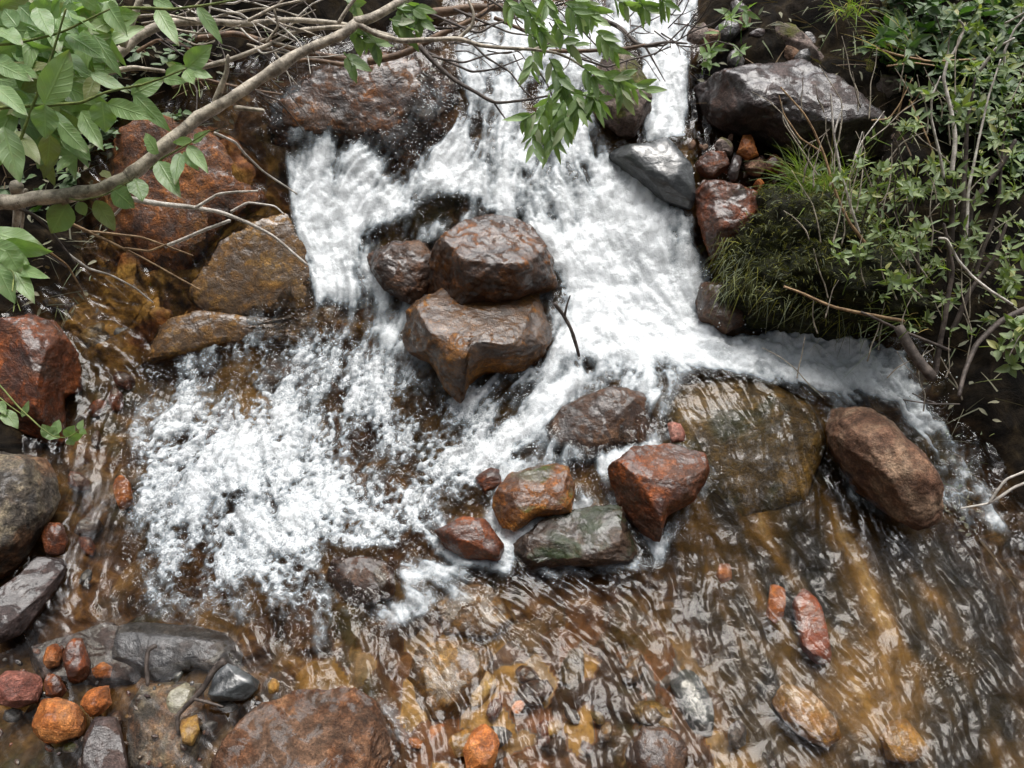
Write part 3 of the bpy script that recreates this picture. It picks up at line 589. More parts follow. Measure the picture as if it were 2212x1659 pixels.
# ------------------------------------------------------------------ rocks
def rock(name, label, mat, outline, lift=.0, thick=.8, tilt=.45, rough=.06, box=2.6, facets=5, sub=5, seed=1, group=None, sink=1.0, cuts=(), drown=None):
    rs = np.random.default_rng(seed)
    o = np.array(outline, float); cx, cyy = (o.min(0) + o.max(0)) / 2
    a = at(cx, cyy); view = CAMP - a; view /= np.linalg.norm(view)
    h_ = .1; gn = np.array([-(Wz(a[0] + h_, a[1]) - Wz(a[0] - h_, a[1])) / (2 * h_), -(Wz(a[0], a[1] + h_) - Wz(a[0], a[1] - h_)) / (2 * h_), 1.]); gn /= np.linalg.norm(gn)
    if drown is None: gn = np.array([0, 0, 1.])
    nv = view * (1 - tilt) + gn * tilt; nv /= np.linalg.norm(nv)
    c = a + np.array([0, 0, 1.]) * lift
    pts = []
    for q in o:
        r_ = ray(*q); t = ((c - CAMP) @ nv) / (r_ @ nv); pts.append(CAMP + r_ * t)
    pts = np.array(pts); c = pts.mean(0)
    ax = np.cross([0, 1., 0], nv); ax /= np.linalg.norm(ax); ay = np.cross(nv, ax)
    u, v_ = (pts - c) @ ax, (pts - c) @ ay
    # dense closed outline, lightly rounded
    n = 240; k = len(u); per = np.r_[np.hypot(np.diff(np.r_[u, u[0]]), np.diff(np.r_[v_, v_[0]]))]; tt = np.r_[0, np.cumsum(per)]
    s = np.linspace(0, tt[-1], n, endpoint=False)
    du, dv = np.interp(s, tt, np.r_[u, u[0]]), np.interp(s, tt, np.r_[v_, v_[0]])
    for _ in range(5):
        du = (np.roll(du, 1) + 2 * du + np.roll(du, -1)) / 4; dv = (np.roll(dv, 1) + 2 * dv + np.roll(dv, -1)) / 4
    th = np.arctan2(dv, du); rr = np.hypot(du, dv)
    g = np.linspace(-np.pi, np.pi, 361); od = np.argsort(th); rt = np.interp(g, np.r_[th[od] - 2 * np.pi, th[od], th[od] + 2 * np.pi], np.tile(rr[od], 3))
    size = math.sqrt(rr.max() * rr.min())
    bm = bmesh.new(); bmesh.ops.create_icosphere(bm, subdivisions=sub, radius=1)
    me = bpy.data.meshes.new(name); bm.to_mesh(me); bm.free()
    co = np.empty(len(me.vertices) * 3, np.float32); me.vertices.foreach_get('co', co); p = co.reshape(-1, 3).astype(float)
    an = np.arctan2(p[:, 1], p[:, 0]); ra = np.hypot(p[:, 0], p[:, 1])
    # super-ellipsoid section
    kk = (ra ** box + np.abs(p[:, 2]) ** box) ** (-1 / box)
    ra, pz = ra * kk, p[:, 2] * kk
    rad = np.interp(an, g, rt)
    q = np.stack([np.cos(an) * ra * rad, np.sin(an) * ra * rad, pz * size * np.where(pz > 0, thick, max(thick, .6) * sink)], -1)
    for i in range(facets * 3 if facets > 1 else facets):           # broken faces, then shallow chips
        d = rs.normal(size=3); d[2] = abs(d[2]) + .15; d /= np.linalg.norm(d)
        h = q @ d; lim = h.max() * (rs.uniform(.72, .9) if i < facets else rs.uniform(.86, .97))
        q = q - d * np.maximum(0, h - lim)[:, None] * .9
    for (dx, dy, dz, f_) in cuts:
        d = np.array([dx, dy, dz], float); d /= np.linalg.norm(d); h = q @ d; lim = h.max() * f_
        q = q - d * np.maximum(0, h - lim)[:, None] * .95
    so = rs.uniform(0, 50, 3); f = 1.6 / size
    nn = fbm(q[:, 0] * f + so[0], q[:, 1] * f + so[1], q[:, 2] * f + so[2], o=6, g=.55)
    rid = 1 - np.abs(perlin(q[:, 0] * f * 2.2 + so[1], q[:, 1] * f * 2.2 + so[2], q[:, 2] * f * 2.2))
    f2 = f * 5; lay = q @ np.array([.25, .55, .8]); st = fbm(q[:, 0] * f2 + so[2], q[:, 1] * f2 + so[0], lay * f2 * 2.2, o=4)
    q = q * (1 + rough * nn + rough * .5 * (rid - .7) + rough * .28 * st)[:, None]
    wv = q[:, :1] * ax + q[:, 1:2] * ay + q[:, 2:] * nv
    me.vertices.foreach_set('co', wv.astype(np.float32).ravel()); me.update()
    me.polygons.foreach_set('use_smooth', np.ones(len(me.polygons), bool))
    if drown is not None:             # push it along its own line of sight until its top lies that far above the water
        u_ = (c - CAMP) / np.linalg.norm(c - CAMP); ws = wv[::max(1, len(wv) // 3000)]
        for _ in range(4):
            tp = ws + c; dz = drown - np.percentile(tp[:, 2] - Wz(tp[:, 0], tp[:, 1]), 97); c = c + u_ * (dz / (u_[2] - .2))
    ob = link(name, me, M[mat], None, tuple(c))
    tag(ob, label, 'rock', group)
    return ob
ROCKS = [
 ('boulder','dark brown wet rounded boulder with creased top, middle of the falls','stack',[(905,610),(925,545),(990,482),(1050,460),(1110,466),(1162,508),(1196,560),(1192,620),(1100,655),(1000,675),(920,660)],.035,.8,.3,.08),
 ('rock','low blackish rock tucked against the left side of the creased boulder','brown',[(790,550),(860,520),(935,510),(960,560),(940,650),(885,660),(830,625),(800,585)],.0,.6,.5,.09),
 ('boulder','rust brown blocky boulder with shiny wet flat top, right below the creased boulder','amber',[(860,720),(880,660),(960,622),(1060,605),(1160,590),(1168,640),(1190,730),(1170,785),(1100,795),(1050,790),(1010,820),(995,868),(960,835),(930,775),(870,745)],.05,.55,.6,.05),
 ('rock','speckled triangular rock with water skimming over it, above the rust boulder','brown',[(1145,920),(1220,880),(1290,840),(1340,818),(1390,850),(1425,900),(1410,965),(1350,975),(1270,995),(1180,970)],.0,.45,.7,.05),
 ('boulder','rust red rounded boulder with dark green weed on its right side','rust',[(1310,1010),(1365,967),(1450,960),(1520,980),(1535,1020),(1500,1080),(1440,1115),(1425,1172),(1380,1155),(1320,1085)],.05,.7,.4,.05),
 ('rock','orange and moss green block between the rust boulder and the foam','mossrust',[(1060,1075),(1105,1018),(1180,995),(1230,1008),(1248,1085),(1240,1105),(1160,1115),(1110,1150),(1065,1125)],.045,.6,.5,.05),
 ('rock','flat wet slab with green algae edge below the orange and green block','algae',[(1105,1165),(1140,1132),(1250,1100),(1330,1088),(1372,1130),(1418,1208),(1340,1220),(1200,1222),(1110,1232)],.03,.5,.75,.10),
 ('rock','small round orange rock at the lower edge of the foam pool','rust',[(940,1148),(1000,1118),(1050,1125),(1088,1180),(1080,1212),(1010,1207),(960,1182)],.025,.7,.4,.05),
 ('rock','tiny brown half drowned rock above the orange and green block','rust',[(1020,1040),(1050,1008),(1085,1015),(1090,1050),(1050,1070)],.0,.6,.5,.05),
 ('boulder','smooth olive boulder drowned under a curved sheet of clear water','olive',[(1430,900),(1470,830),(1560,808),(1670,830),(1760,880),(1790,960),(1740,1090),(1600,1130),(1470,1030)],-.035,.26,.9,.02),
 ('boulder','dry tan brown elongated boulder standing beside the right channel','tan',[(1785,900),(1800,866),(1842,875),(1930,912),(1988,970),(2032,1060),(2042,1125),(1990,1145),(1930,1112),(1850,1060),(1790,960)],.06,.75,.35,.06),
 ('boulder','dark red brown boulder at the left edge above the grey speckled one','rust',[(-40,720),(0,700),(70,688),(130,702),(165,760),(178,835),(135,850),(138,950),(110,965),(60,935),(-40,900)],.07,.8,.35,.05),
 ('boulder','grey speckled boulder with an orange underside at the left edge','speckled',[(-60,980),(0,962),(60,955),(110,1000),(132,1060),(105,1120),(40,1215),(0,1262),(-60,1280)],.07,.7,.4,.06),
 ('rock','small rounded orange brown rock wedged under the grey speckled boulder','rust',[(88,1150),(105,1128),(135,1132),(147,1165),(138,1200),(100,1200)],.02,.7,.4,.05),
 ('rock','long wet grey slab slanting under the grey speckled boulder','purple',[(-30,1300),(50,1245),(95,1195),(142,1200),(140,1235),(95,1300),(40,1370),(-30,1395)],.02,.5,.7,.04),
 ('rock','big flat brown rock with a thin crack at the bottom edge of the photo','rustdry',[(560,1530),(640,1495),(770,1490),(830,1530),(900,1590),(890,1640),(850,1720),(420,1720),(490,1610)],.03,.36,.8,.10),
 ('rock','flat grey slab with a rusty rim lying in clear shallows','grey',[(190,1390),(280,1342),(420,1348),(520,1372),(548,1420),(500,1460),(420,1440),(320,1470),(240,1450)],-.012,.25,.95,.03),
 ('rock','glossy dark angular slate poking from the shallows beside a stick','slate',[(435,1500),(450,1460),(492,1428),(560,1470),(555,1490),(530,1512),(460,1515)],.02,.45,.6,.04),
 ('stone','bright orange angular stone, biggest of the loose stones bottom left','orange',[(68,1560),(85,1515),(122,1505),(165,1520),(192,1550),(180,1585),(120,1605),(70,1605)],.025,.6,.5,.05),
 ('stone','pinkish red stone at the left edge above the bright orange stone','pink',[(-20,1480),(15,1448),(85,1440),(90,1490),(80,1520),(30,1530),(-20,1515)],.025,.6,.5,.05),
 ('stone','small upright oval brown stone, upper of the two ovals bottom left','orange',[(92,1425),(100,1395),(125,1388),(135,1410),(128,1440),(100,1448)],.02,.7,.4,.05),
 ('stone','small oval brown stone, lower of the two ovals bottom left','rust',[(92,1480),(105,1452),(130,1462),(147,1490),(135,1508),(100,1505)],.02,.7,.4,.05),
 ('stone','pale topped orange stone right of the bright orange stone','orange',[(168,1515),(185,1490),(235,1480),(241,1520),(215,1545),(195,1548)],.02,.6,.5,.05),
 ('stone','dark red upright stone behind the two brown ovals','rust',[(135,1420),(150,1378),(178,1380),(195,1430),(190,1470),(150,1475)],.02,.6,.5,.05),
 ('stone','small amber wet stone between dark red stone and grey slab','orange',[(196,1445),(215,1425),(243,1440),(240,1465),(205,1465)],.005,.6,.5,.05),
 ('rock','purple grey slab standing at the bottom left edge','purple',[(160,1680),(175,1600),(205,1548),(252,1548),(268,1610),(280,1690)],.02,.5,.6,.04),
 ('stone','golden yellow stone with a white edge lying in the shallows','gold',[(388,1570),(395,1545),(425,1540),(432,1580),(415,1612),(395,1605)],.015,.6,.5,.04),
 ('stone','pale greenish white stone under the stick in the shallows','pale',[(358,1520),(370,1485),(400,1470),(428,1490),(420,1520),(385,1548),(360,1550)],.0,.5,.6,.04),
 ('stone','small yellow stone beside the dark angular slate','gold',[(575,1480),(590,1462),(605,1475),(600,1495),(580,1500)],.005,.6,.5,.05),
 ('rock','drowned olive brown rock below the ledge on the left','olive',[(165,760),(180,705),(225,695),(248,730),(245,785),(200,800)],-.01,.6,.5,.05),
 ('boulder','big rusty brown boulder behind the grey branch on the left','rustgold',[(195,330),(250,265),(340,240),(440,250),(520,300),(575,400),(630,440),(610,500),(510,570),(430,620),(300,610),(200,510)],.04,.4,.7,.09),
 ('rock','golden brown algae rock under thin water left of the left cascade','ochre',[(400,640),(470,520),(545,470),(630,455),(680,545),(700,665),(630,705),(520,700),(430,680)],.012,.24,.9,.05),
 ('boulder','black brown wet rock face behind the left cascade','stack',[(500,200),(620,140),(760,110),(920,110),(985,180),(1000,280),(940,330),(905,390),(850,350),(740,310),(600,320),(520,280)],.03,.24,.85,.14),
 ('rock','brown ledge step running along the top of the foam pool','ochre',[(180,720),(300,690),(450,668),(600,690),(740,650),(860,640),(880,720),(760,760),(600,745),(480,750),(300,790),(200,780)],.0,.25,.7,.07),
 ('rock','pale grey flat slab under the still shallows, bottom left','speckled',[(270,1490),(330,1455),(430,1450),(445,1560),(400,1680),(275,1690)],.0,.2,.95,.03),
 ('rock','wide purple grey slab just drowned left of the big flat brown rock','purple',[(150,1370),(60,1390),(40,1480),(180,1490),(330,1470),(330,1400),(240,1340)],.0,.2,.95,.04),
 ('boulder','pinkish grey boulder splitting the upper falls behind willow leaves','lichen',[(1270,170),(1310,110),(1370,120),(1400,180),(1410,230),(1395,280),(1360,300),(1300,260)],.05,.7,.4,.07),
 ('boulder','huge dark purple boulder with wet face on the upper right bank','purple',[(1475,200),(1530,152),(1600,138),(1690,130),(1775,150),(1820,195),(1900,262),(1970,335),(1900,370),(1720,350),(1640,300),(1560,285),(1490,250)],.12,.8,.3,.08),
 ('boulder','pinkish grey lichened boulder above the huge purple boulder','lichen',[(1640,75),(1675,42),(1730,60),(1780,125),(1792,165),(1720,155),(1650,115)],.15,.7,.3,.08),
 ('boulder','round olive moss boulder at the top right edge','yellowmoss',[(1785,45),(1810,0),(1850,-20),(1930,0),(1945,60),(1890,108),(1815,105)],.18,.8,.3,.05),
 ('rock','low mossy rock under the round olive moss boulder','yellowmoss',[(1800,165),(1815,132),(1870,125),(1910,150),(1880,180),(1820,185)],.15,.6,.4,.05),
 ('rock','pale grey rock right of the low mossy rock','lichen',[(1842,190),(1880,160),(1935,148),(1955,195),(1920,245),(1860,230)],.15,.6,.4,.07),
 ('stone','small cream stone perched on the huge purple boulder','pale',[(1778,178),(1790,165),(1818,178),(1808,198),(1790,195)],.2,.6,.3,.06),
 ('rock','shiny blue grey wet slab beside the upper falls','slate',[(1288,312),(1345,320),(1400,318),(1440,303),(1492,360),(1512,400),(1500,442),(1440,425),(1370,372)],.03,.4,.6,.03),
 ('boulder','rusty wet boulder with a grey white top, left of the moss mound','rust',[(1500,420),(1530,392),(1600,398),(1655,420),(1668,470),(1610,545),(1540,575),(1512,490)],.06,.6,.45,.08),
 ('boulder','dark moss covered mound overhanging the right pool','moss',[(1560,560),(1590,490),(1650,440),(1710,412),(1790,440),(1860,500),(1950,590),(2000,690),(1900,715),(1760,712),(1650,705),(1570,650)],.10,.85,.25,.2),
 ('stone','pointed orange stone in the pebble pocket by the purple boulder','orange',[(1590,335),(1605,290),(1622,288),(1640,335),(1615,345)],.09,.6,.4,.05),
 ('stone','rusty brown stone beside the blue grey slab','rust',[(1500,350),(1520,325),(1565,330),(1580,355),(1545,385),(1510,380)],.06,.6,.4,.06),
 ('stone','narrow purple grey leaning stone in the pebble pocket','purple',[(1572,375),(1585,330),(1605,335),(1592,390),(1578,395)],.08,.6,.4,.05),
 ('stone','brown rounded stone below the pointed orange stone','tan',[(1606,350),(1640,338),(1660,358),(1640,382),(1612,375)],.08,.6,.4,.06),
 ('stone','rusty double stone beside the grass tuft','rust',[(1645,360),(1670,330),(1695,350),(1690,372),(1660,378)],.09,.6,.4,.06),
 ('stone','tan stone touching the grass tuft','tan',[(1678,365),(1698,352),(1708,372),(1695,390),(1680,385)],.09,.6,.4,.06),
 ('stone','pinkish grey stone above the pebble pocket','lichen',[(1540,315),(1560,290),(1590,310),(1580,335),(1555,335)],.08,.6,.4,.06),
 ('stone','small orange stone low in the pebble pocket','orange',[(1625,400),(1640,382),(1652,395),(1640,415)],.07,.6,.4,.06),
 ('rock','dark brown rock dripping under the falls beside the moss mound','brown',[(1500,650),(1520,600),(1560,600),(1590,650),(1620,700),(1560,720),(1515,700)],.03,.6,.4,.07),
 ('stone','brick red flat stone under clear water, lower right','red',[(1712,1300),(1738,1255),(1765,1280),(1790,1345),(1808,1430),(1770,1440),(1735,1405)],-.012,.3,.8,.03),
 ('stone','large golden stone under streaming water, lower right','gold',[(1650,1500),(1690,1470),(1770,1500),(1845,1590),(1800,1625),(1720,1580)],-.015,.3,.85,.05),
 ('stone','golden block under water near the bottom right corner','gold',[(1900,1590),(1930,1545),(1975,1540),(2012,1620),(1960,1655),(1920,1640)],-.012,.35,.8,.05),
 ('stone','blue grey drowned slab left of the large golden stone','slate',[(1445,1470),(1490,1430),(1540,1510),(1545,1590),(1500,1590)],-.015,.3,.9,.03),
 ('rock','ochre dome of rock awash at the bottom centre','ochre',[(870,1480),(900,1400),(960,1370),(1060,1400),(1090,1490),(1020,1560),(920,1560)],-.005,.35,.8,.05),
 ('stone','bright rust stone at the bottom edge right of the big flat brown rock','orange',[(1000,1620),(1020,1570),(1060,1555),(1080,1600),(1070,1660),(1010,1670)],.015,.5,.6,.05),
 ('rock','dark brown rock awash at the bottom edge, centre right','brown',[(1345,1620),(1380,1570),(1450,1560),(1490,1610),(1470,1690),(1360,1700)],.0,.45,.6,.05),
 ('rock','brown rock showing through the lower rim of the foam pool','brown',[(700,1250),(720,1195),(800,1190),(855,1230),(850,1290),(760,1310)],-.012,.4,.8,.06),
 ('rock','olive gold rock drowned beneath the rapids, bottom centre','ochre',[(930,1310),(1000,1260),(1090,1270),(1130,1330),(1060,1380),(960,1370)],-.015,.35,.85,.06),
 ('stone','small orange stone in the riffle below the rust boulder','orange',[(1545,1245),(1555,1215),(1580,1220),(1582,1250),(1560,1262)],-.01,.4,.7,.05),
 ('stone','reddish stone upstream of the brick red flat stone','orange',[(1655,1330),(1665,1260),(1695,1265),(1700,1330),(1675,1350)],-.016,.3,.8,.05),
 ('stone','amber stone just drowned at the left rim of the foam pool','orange',[(235,1060),(255,1020),(280,1040),(290,1090),(262,1105)],-.008,.4,.7,.05),
 ('stone','pink grey flat stone between speckled triangular rock and rust boulder','pink',[(1440,905),(1465,910),(1490,950),(1450,955)],.0,.4,.7,.04),
]
DROWN = {'drowned under a curved sheet': -.018, 'with water skimming': .022, 'golden brown algae rock': .010, 'brick red flat': -.006, 'large golden stone': -.008, 'golden block': -.006, 'blue grey drowned': -.008,
 'ochre dome': .0, 'brown rock showing': .004, 'olive gold rock': -.004, 'small orange stone in the riffle': -.004, 'reddish stone upstream': -.008, 'amber stone just': -.004, 'grey slab with a rusty rim': .004,
 'drowned olive brown': .0, 'tiny brown half': .012, 'small amber wet': .008, 'pale greenish': .004, 'flat wet slab': .05, 'black brown wet rock face': .006, 'awash at the bottom edge': .02, 'big rusty brown boulder': .05, 'brown ledge step': .008, 'pale grey flat slab under': -.006, 'wide purple grey slab': -.006}
NOFACET = ('creased top', 'rust red rounded', 'small round orange', 'drowned under a curved', 'golden brown algae', 'dark moss covered')
CUTS = {'blocky boulder': [(.05, .38, 1, .5), (-.8, -.2, .5, .78)], 'big flat brown rock': [(0, .15, 1, .45), (.9, .1, .6, .8)], 'flat wet slab': [(0, .3, 1, .55)], 'orange and moss green block': [(-.7, -.3, .6, .75), (.1, .5, 1, .65)],
 'rust red rounded': [(-.8, -.4, .5, .75), (.1, .6, 1, .7)], 'creased top': [(-.75, -.3, .5, .65), (.1, .75, 1, .72)], 'dark red brown boulder': [(.9, .1, .5, .6), (-.5, -.3, .8, .65)], 'long wet grey slab': [(.2, .1, 1, .5)], 'purple grey slab': [(.1, 0, 1, .5)], 'dry tan brown': [(-.8, -.5, .3, .7)]}
for i, r in enumerate(ROCKS):
    nm, lb, mt, ol, lf, tk, tl, rg = r[:8]
    area = (max(a for a, b in ol) - min(a for a, b in ol)) * (max(b for a, b in ol) - min(b for a, b in ol))
    rock(nm, lb, mt, ol, lf, tk, tl, rg, sub=6 if area > 25000 else 5, seed=i + 11, box=2.4 + (i % 4) * .35, facets=1 if any(k in lb for k in NOFACET) else 8 if nm == 'stone' else 5 if area > 3000 else 4,
         drown=next((v for k, v in DROWN.items() if k in lb), None), cuts=next((v for k, v in CUTS.items() if k in lb), ()))

# ------------------------------------------------------------------ branches and plants
def T1(x, y): return (.3384 * x, .3384 * y)
def T2(x, y): return (729.9 + .3384 * x, .3384 * y)
def T3(x, y): return (1463.4 + .3384 * x, .3384 * y)
def T4(x, y): return (.3384 * x, 552 + .3384 * y)
def T6(x, y): return (1463.4 + .3384 * x, 552 + .3384 * y)
def pl(T, pts, d0, d1):
    n = len(pts); return np.array([P(*T(*p), d0 + (d1 - d0) * i / max(n - 1, 1)) for i, p in enumerate(pts)])
def rad(d, px): return px * .5 * d * 2 * TH / PW     # half of a picture width at a depth
def br(mb, T, pts, w0, w1, d0, d1, sides=7, rough=.12):
    n = len(pts); q = pl(T, pts, d0, d1)
    return mb.tube(q, np.linspace(rad(d0, w0), rad(d1, w1), n), sides, rough)
def limb(name, label, mat, T, pts, w0, w1, d0, d1, forks=(), cat='branch', sides=8):
    b0 = P(*T(*pts[0]), d0); e = MB(); br(e, T, pts, w0, w1, d0, d1, sides)
    for fp, a, b, da, db in forks: br(e, T, fp, a, b, da, db, 6)
    o = e.build(name, M[mat], None, b0); tag(o, label, cat); return o
# --- the big willow reaching in from the left: one thing, its limbs and leaves are parts
wil = empty('willow_shrub', tuple(P(*T1(60, 1270), 1.32)), 'grey barked willow reaching across from the left with leafy twig ends over the falls', 'shrub')
mb = MB()
br(mb, T1, [(-200,1290),(60,1270),(200,1250),(400,1270),(620,1230),(800,1130),(1000,990),(1120,890),(1280,760),(1420,680),(1560,580),(1700,490),(1900,370),(2050,290),(2212,190),(2270,135)], 31, 19, 1.30, 1.42, 12, .30)
br(mb, T2, [(100,135),(250,95),(430,0),(520,-60)], 21, 16, 1.42, 1.46, 9)
br(mb, T1, [(1365,680),(1410,560),(1450,450),(1455,350)], 16, 8, 1.37, 1.33, 8)
br(mb, T1, [(1500,690),(1600,698),(1685,705)], 11, 8, 1.38, 1.36, 8)
br(mb, T2, [(100,140),(260,230),(400,265),(600,260),(780,245),(900,285),(1100,310),(1250,320),(1400,340),(1500,380),(1570,430)], 13, 4, 1.42, 1.50, 8)
br(mb, T2, [(770,248),(860,170),(870,90),(820,-20)], 9, 5, 1.46, 1.44, 7)
br(mb, T2, [(1240,318),(1380,265),(1550,290)], 5, 2.5, 1.48, 1.5, 6)
br(mb, T2, [(0,140),(60,50),(120,-20)], 9, 7, 1.41, 1.4, 7)
mb.build('limb', M['bark'], wil)
mb = MB()
br(mb, T1, [(1150,440),(1280,430),(1460,390),(1600,330),(1740,270),(1900,190),(2150,165),(2400,200)], 12, 8, 1.48, 1.52, 8)
br(mb, T1, [(1740,270),(1900,310),(2000,340)], 6, 4, 1.5, 1.5); br(mb, T1, [(1700,270),(1780,170),(1750,60),(1850,-40)], 6, 4, 1.5, 1.46)
mb.build('limb', M['bark'], wil)
mb = MB()
br(mb, T1, [(250,640),(400,570),(620,430),(740,330),(850,240),(1000,180),(1150,130),(1300,140),(1500,150),(1800,130),(2212,150),(2500,230)], 30, 8, 1.34, 1.55, 10)
br(mb, T1, [(780,290),(850,130),(900,-20)], 17, 14, 1.38, 1.36, 8)
br(mb, T1, [(1580,130),(1750,40),(1950,0)], 8, 5, 1.45, 1.45)
br(mb, T1, [(700,470),(860,440),(1050,460)], 12, 8, 1.5, 1.5); br(mb, T1, [(880,110),(1050,90),(1250,130)], 7, 5, 1.42, 1.44)
mb.build('limb', M['bark'], wil)
for k in range(22):
    x0, y0 = RNG.uniform(900, 1900), RNG.uniform(-20, 380); an = RNG.uniform(-.5, .7); L = RNG.uniform(250, 620); dd = RNG.uniform(1.48, 1.6)
    ps = [(x0, y0)]
    for j in range(4): an += RNG.normal() * .3; ps.append((ps[-1][0] + L / 4 * math.cos(an), ps[-1][1] + L / 4 * math.sin(an)))
    mb = MB(); br(mb, T1, ps, 5, 2, dd, dd - .02, 6, .25); mb.build('twig', M['bleached' if k % 3 else 'bark'], wil)
# dark twigs
mb = MB()
TW = [([(520,300),(640,430),(760,530),(900,600),(1000,655),(1180,640),(1350,610)],11,4,1.62,1.58),([(1000,665),(1080,775)],5,2,1.6,1.6),([(820,240),(950,370),(1100,460),(1180,570),(1300,680)],5,3,1.55,1.55),
 ([(530,320),(700,390),(850,460),(1000,440),(1180,370)],7,3,1.62,1.6),([(600,360),(800,400),(950,350),(1110,330)],5,3,1.6,1.6),([(940,-20),(1060,60),(1180,150)],6,3,1.55,1.55),([(740,60),(900,130),(1100,210),(1250,230)],6,3,1.58,1.58),
 ([(600,90),(800,180),(900,210),(1000,150),(1150,110),(1300,80)],6,3,1.55,1.55),([(450,170),(700,180),(900,170),(1100,130)],6,3,1.6,1.58),([(1660,110),(1800,180),(1900,270),(1960,290)],11,7,1.68,1.66),([(1960,300),(2020,400),(2090,520)],5,2,1.66,1.66),
 ([(1960,300),(2100,270),(2230,275)],8,4,1.66,1.64),([(1960,300),(2090,290),(2180,200),(2240,150)],5,3,1.66,1.66),([(1560,380),(1720,430),(1860,380),(2000,350),(2120,300)],5,3,1.62,1.66),([(1100,0),(1140,150),(1200,210)],4,3,1.55,1.55),
 ([(1560,190),(1650,290),(1750,400)],4,2,1.6,1.6),([(1300,60),(1500,0)],5,4,1.6,1.6),([(1830,230),(1940,160),(2080,90)],4,2,1.66,1.66),([(1280,450),(1350,560),(1380,640)],4,3,1.55,1.55)]
for p_, a, b, c, d in TW: mb = MB(); br(mb, T2, p_, a, b, c, d, 6, .2); mb.build('twig', M['barkdark'], wil)
mb = MB()
for k in range(46):
    x0, y0 = RNG.uniform(560, 2150), RNG.uniform(0, 380); an = RNG.uniform(-.7, .9); L = RNG.uniform(120, 340); dd = RNG.uniform(1.55, 1.75)
    ps = [(x0, y0)]
    for j in range(4): an += RNG.normal() * .35; ps.append((ps[-1][0] + L / 4 * math.cos(an), ps[-1][1] + L / 4 * math.sin(an)))
    br(mb, T2, ps, 3.5, 1.5, dd, dd - .02, 5, .2)
for k in range(30):
    x0, y0 = RNG.uniform(900, 2100), RNG.uniform(0, 520); an = RNG.uniform(-.3, 1.2); L = RNG.uniform(120, 420); dd = RNG.uniform(1.5, 1.7)
    ps = [(x0, y0)]
    for j in range(4): an += RNG.normal() * .25; ps.append((ps[-1][0] + L / 4 * math.cos(an), ps[-1][1] + L / 4 * math.sin(an)))
    br(mb, T1, ps, 3.5, 1.8, dd, dd - .02, 5, .2)
tag(mb.build('fine_twigs', M['barkdark'], wil), kind='stuff')
mb = MB()
for p_, a, b, c, d in [([(200,395),(500,300),(720,200),(900,100),(1000,30)],16,9,1.7,1.7),([(500,110),(800,60),(1050,40)],22,15,1.75,1.75),([(1350,330),(1600,320),(1850,310),(1960,285)],9,7,1.65,1.66),([(1000,120),(1200,200),(1400,250)],9,6,1.68,1.66)]: mb = MB(); br(mb, T2, p_, a, b, c, d, 8); mb.build('stem', M['barkbrown'], wil)
for p_, a, b, c, d in [([(1250,250),(1500,200),(1650,260),(2300,400)],13,12,1.66,1.7),([(880,330),(1000,260),(1150,280),(1300,380),(1420,420)],8,6,1.6,1.6),([(1100,560),(1300,500),(1550,560),(1800,600)],7,5,1.66,1.68),([(1750,420),(1950,380),(2212,420)],12,9,1.66,1.68)]: mb = MB(); br(mb, T1, p_, a, b, c, d, 8); mb.build('stem', M['barkbrown'], wil)
# leafy twig ends
def sprig(T, pts, d, n, L, Wd, spread=.75, wstem=3.5):
    mbs = mbl = MB()
    q = pl(T, pts, d, d); c = mbs.tube(q, np.linspace(rad(d, wstem), rad(d, 1.5), len(q)), 5)
    for k in range(n):
        t = (k + .6) / n; i = min(int(t * (len(c) - 1)), len(c) - 2)
        tg = c[i + 1] - c[i]; tg = tg / (np.linalg.norm(tg) + 1e-9)
        vw = CAMP - c[i]; vw = vw / np.linalg.norm(vw)
        sdv = np.cross(tg, vw); sdv /= np.linalg.norm(sdv); sg = 1 if k % 2 else -1
        dr = tg * (1 - .15 * RNG.uniform()) + sdv * sg * spread * RNG.uniform(.5, 1.2) + vw * RNG.normal() * .35 + np.array([0, 0, -.25])
        nr = vw + RNG.normal(size=3) * .55 + np.array([0, 0, .5])
        mbl.leaf(c[i], dr, nr, rad(d, 2 * L) * RNG.uniform(.75, 1.2), rad(d, 2 * Wd) * RNG.uniform(.8, 1.15), curl=RNG.uniform(-.05, .3), fold=RNG.uniform(.1, .45))
    mbl.build('leafy_twig', M['willow'], wil)
SPR = [([(1350,600),(1290,760),(1240,880),(1250,960)],14),([(1440,640),(1350,800),(1370,940)],13),([(1460,700),(1440,860)],8),([(1260,720),(1180,770)],5),([(1250,330),(1230,450)],7),([(1350,370),(1420,520),(1500,620)],11),
 ([(1460,480),(1420,600)],8),([(1640,480),(1800,520),(1820,620)],12),([(1560,600),(1680,640)],7),([(1700,500),(1850,490)],7),([(1850,540),(1960,575)],4),([(1520,620),(1540,720)],7),([(1620,560),(1640,700)],6),([(1560,420),(1640,500)],6),
 ([(1060,-20),(1130,80)],6),([(1160,-20),(1250,120)],7),([(1320,-30),(1340,60)],6),([(1450,20),(1560,120)],7),([(1200,200),(1310,280)],6),([(1430,270),(1520,295)],4),([(1680,250),(1780,330)],6),([(1740,-20),(1860,40)],6),
 ([(1890,-20),(1990,80)],6),([(2040,-20),(2100,30)],5),([(1560,30),(1640,130)],6),([(1500,-10),(1620,60)],6),([(1650,200),(1720,270)],4),([(1380,120),(1440,220)],5),([(1260,140),(1320,240)],5)]
for p_, n in SPR:
    sprig(T2, p_, 1.47 + RNG.uniform(-.04, .04), int(n * 1.25), 46, 15)
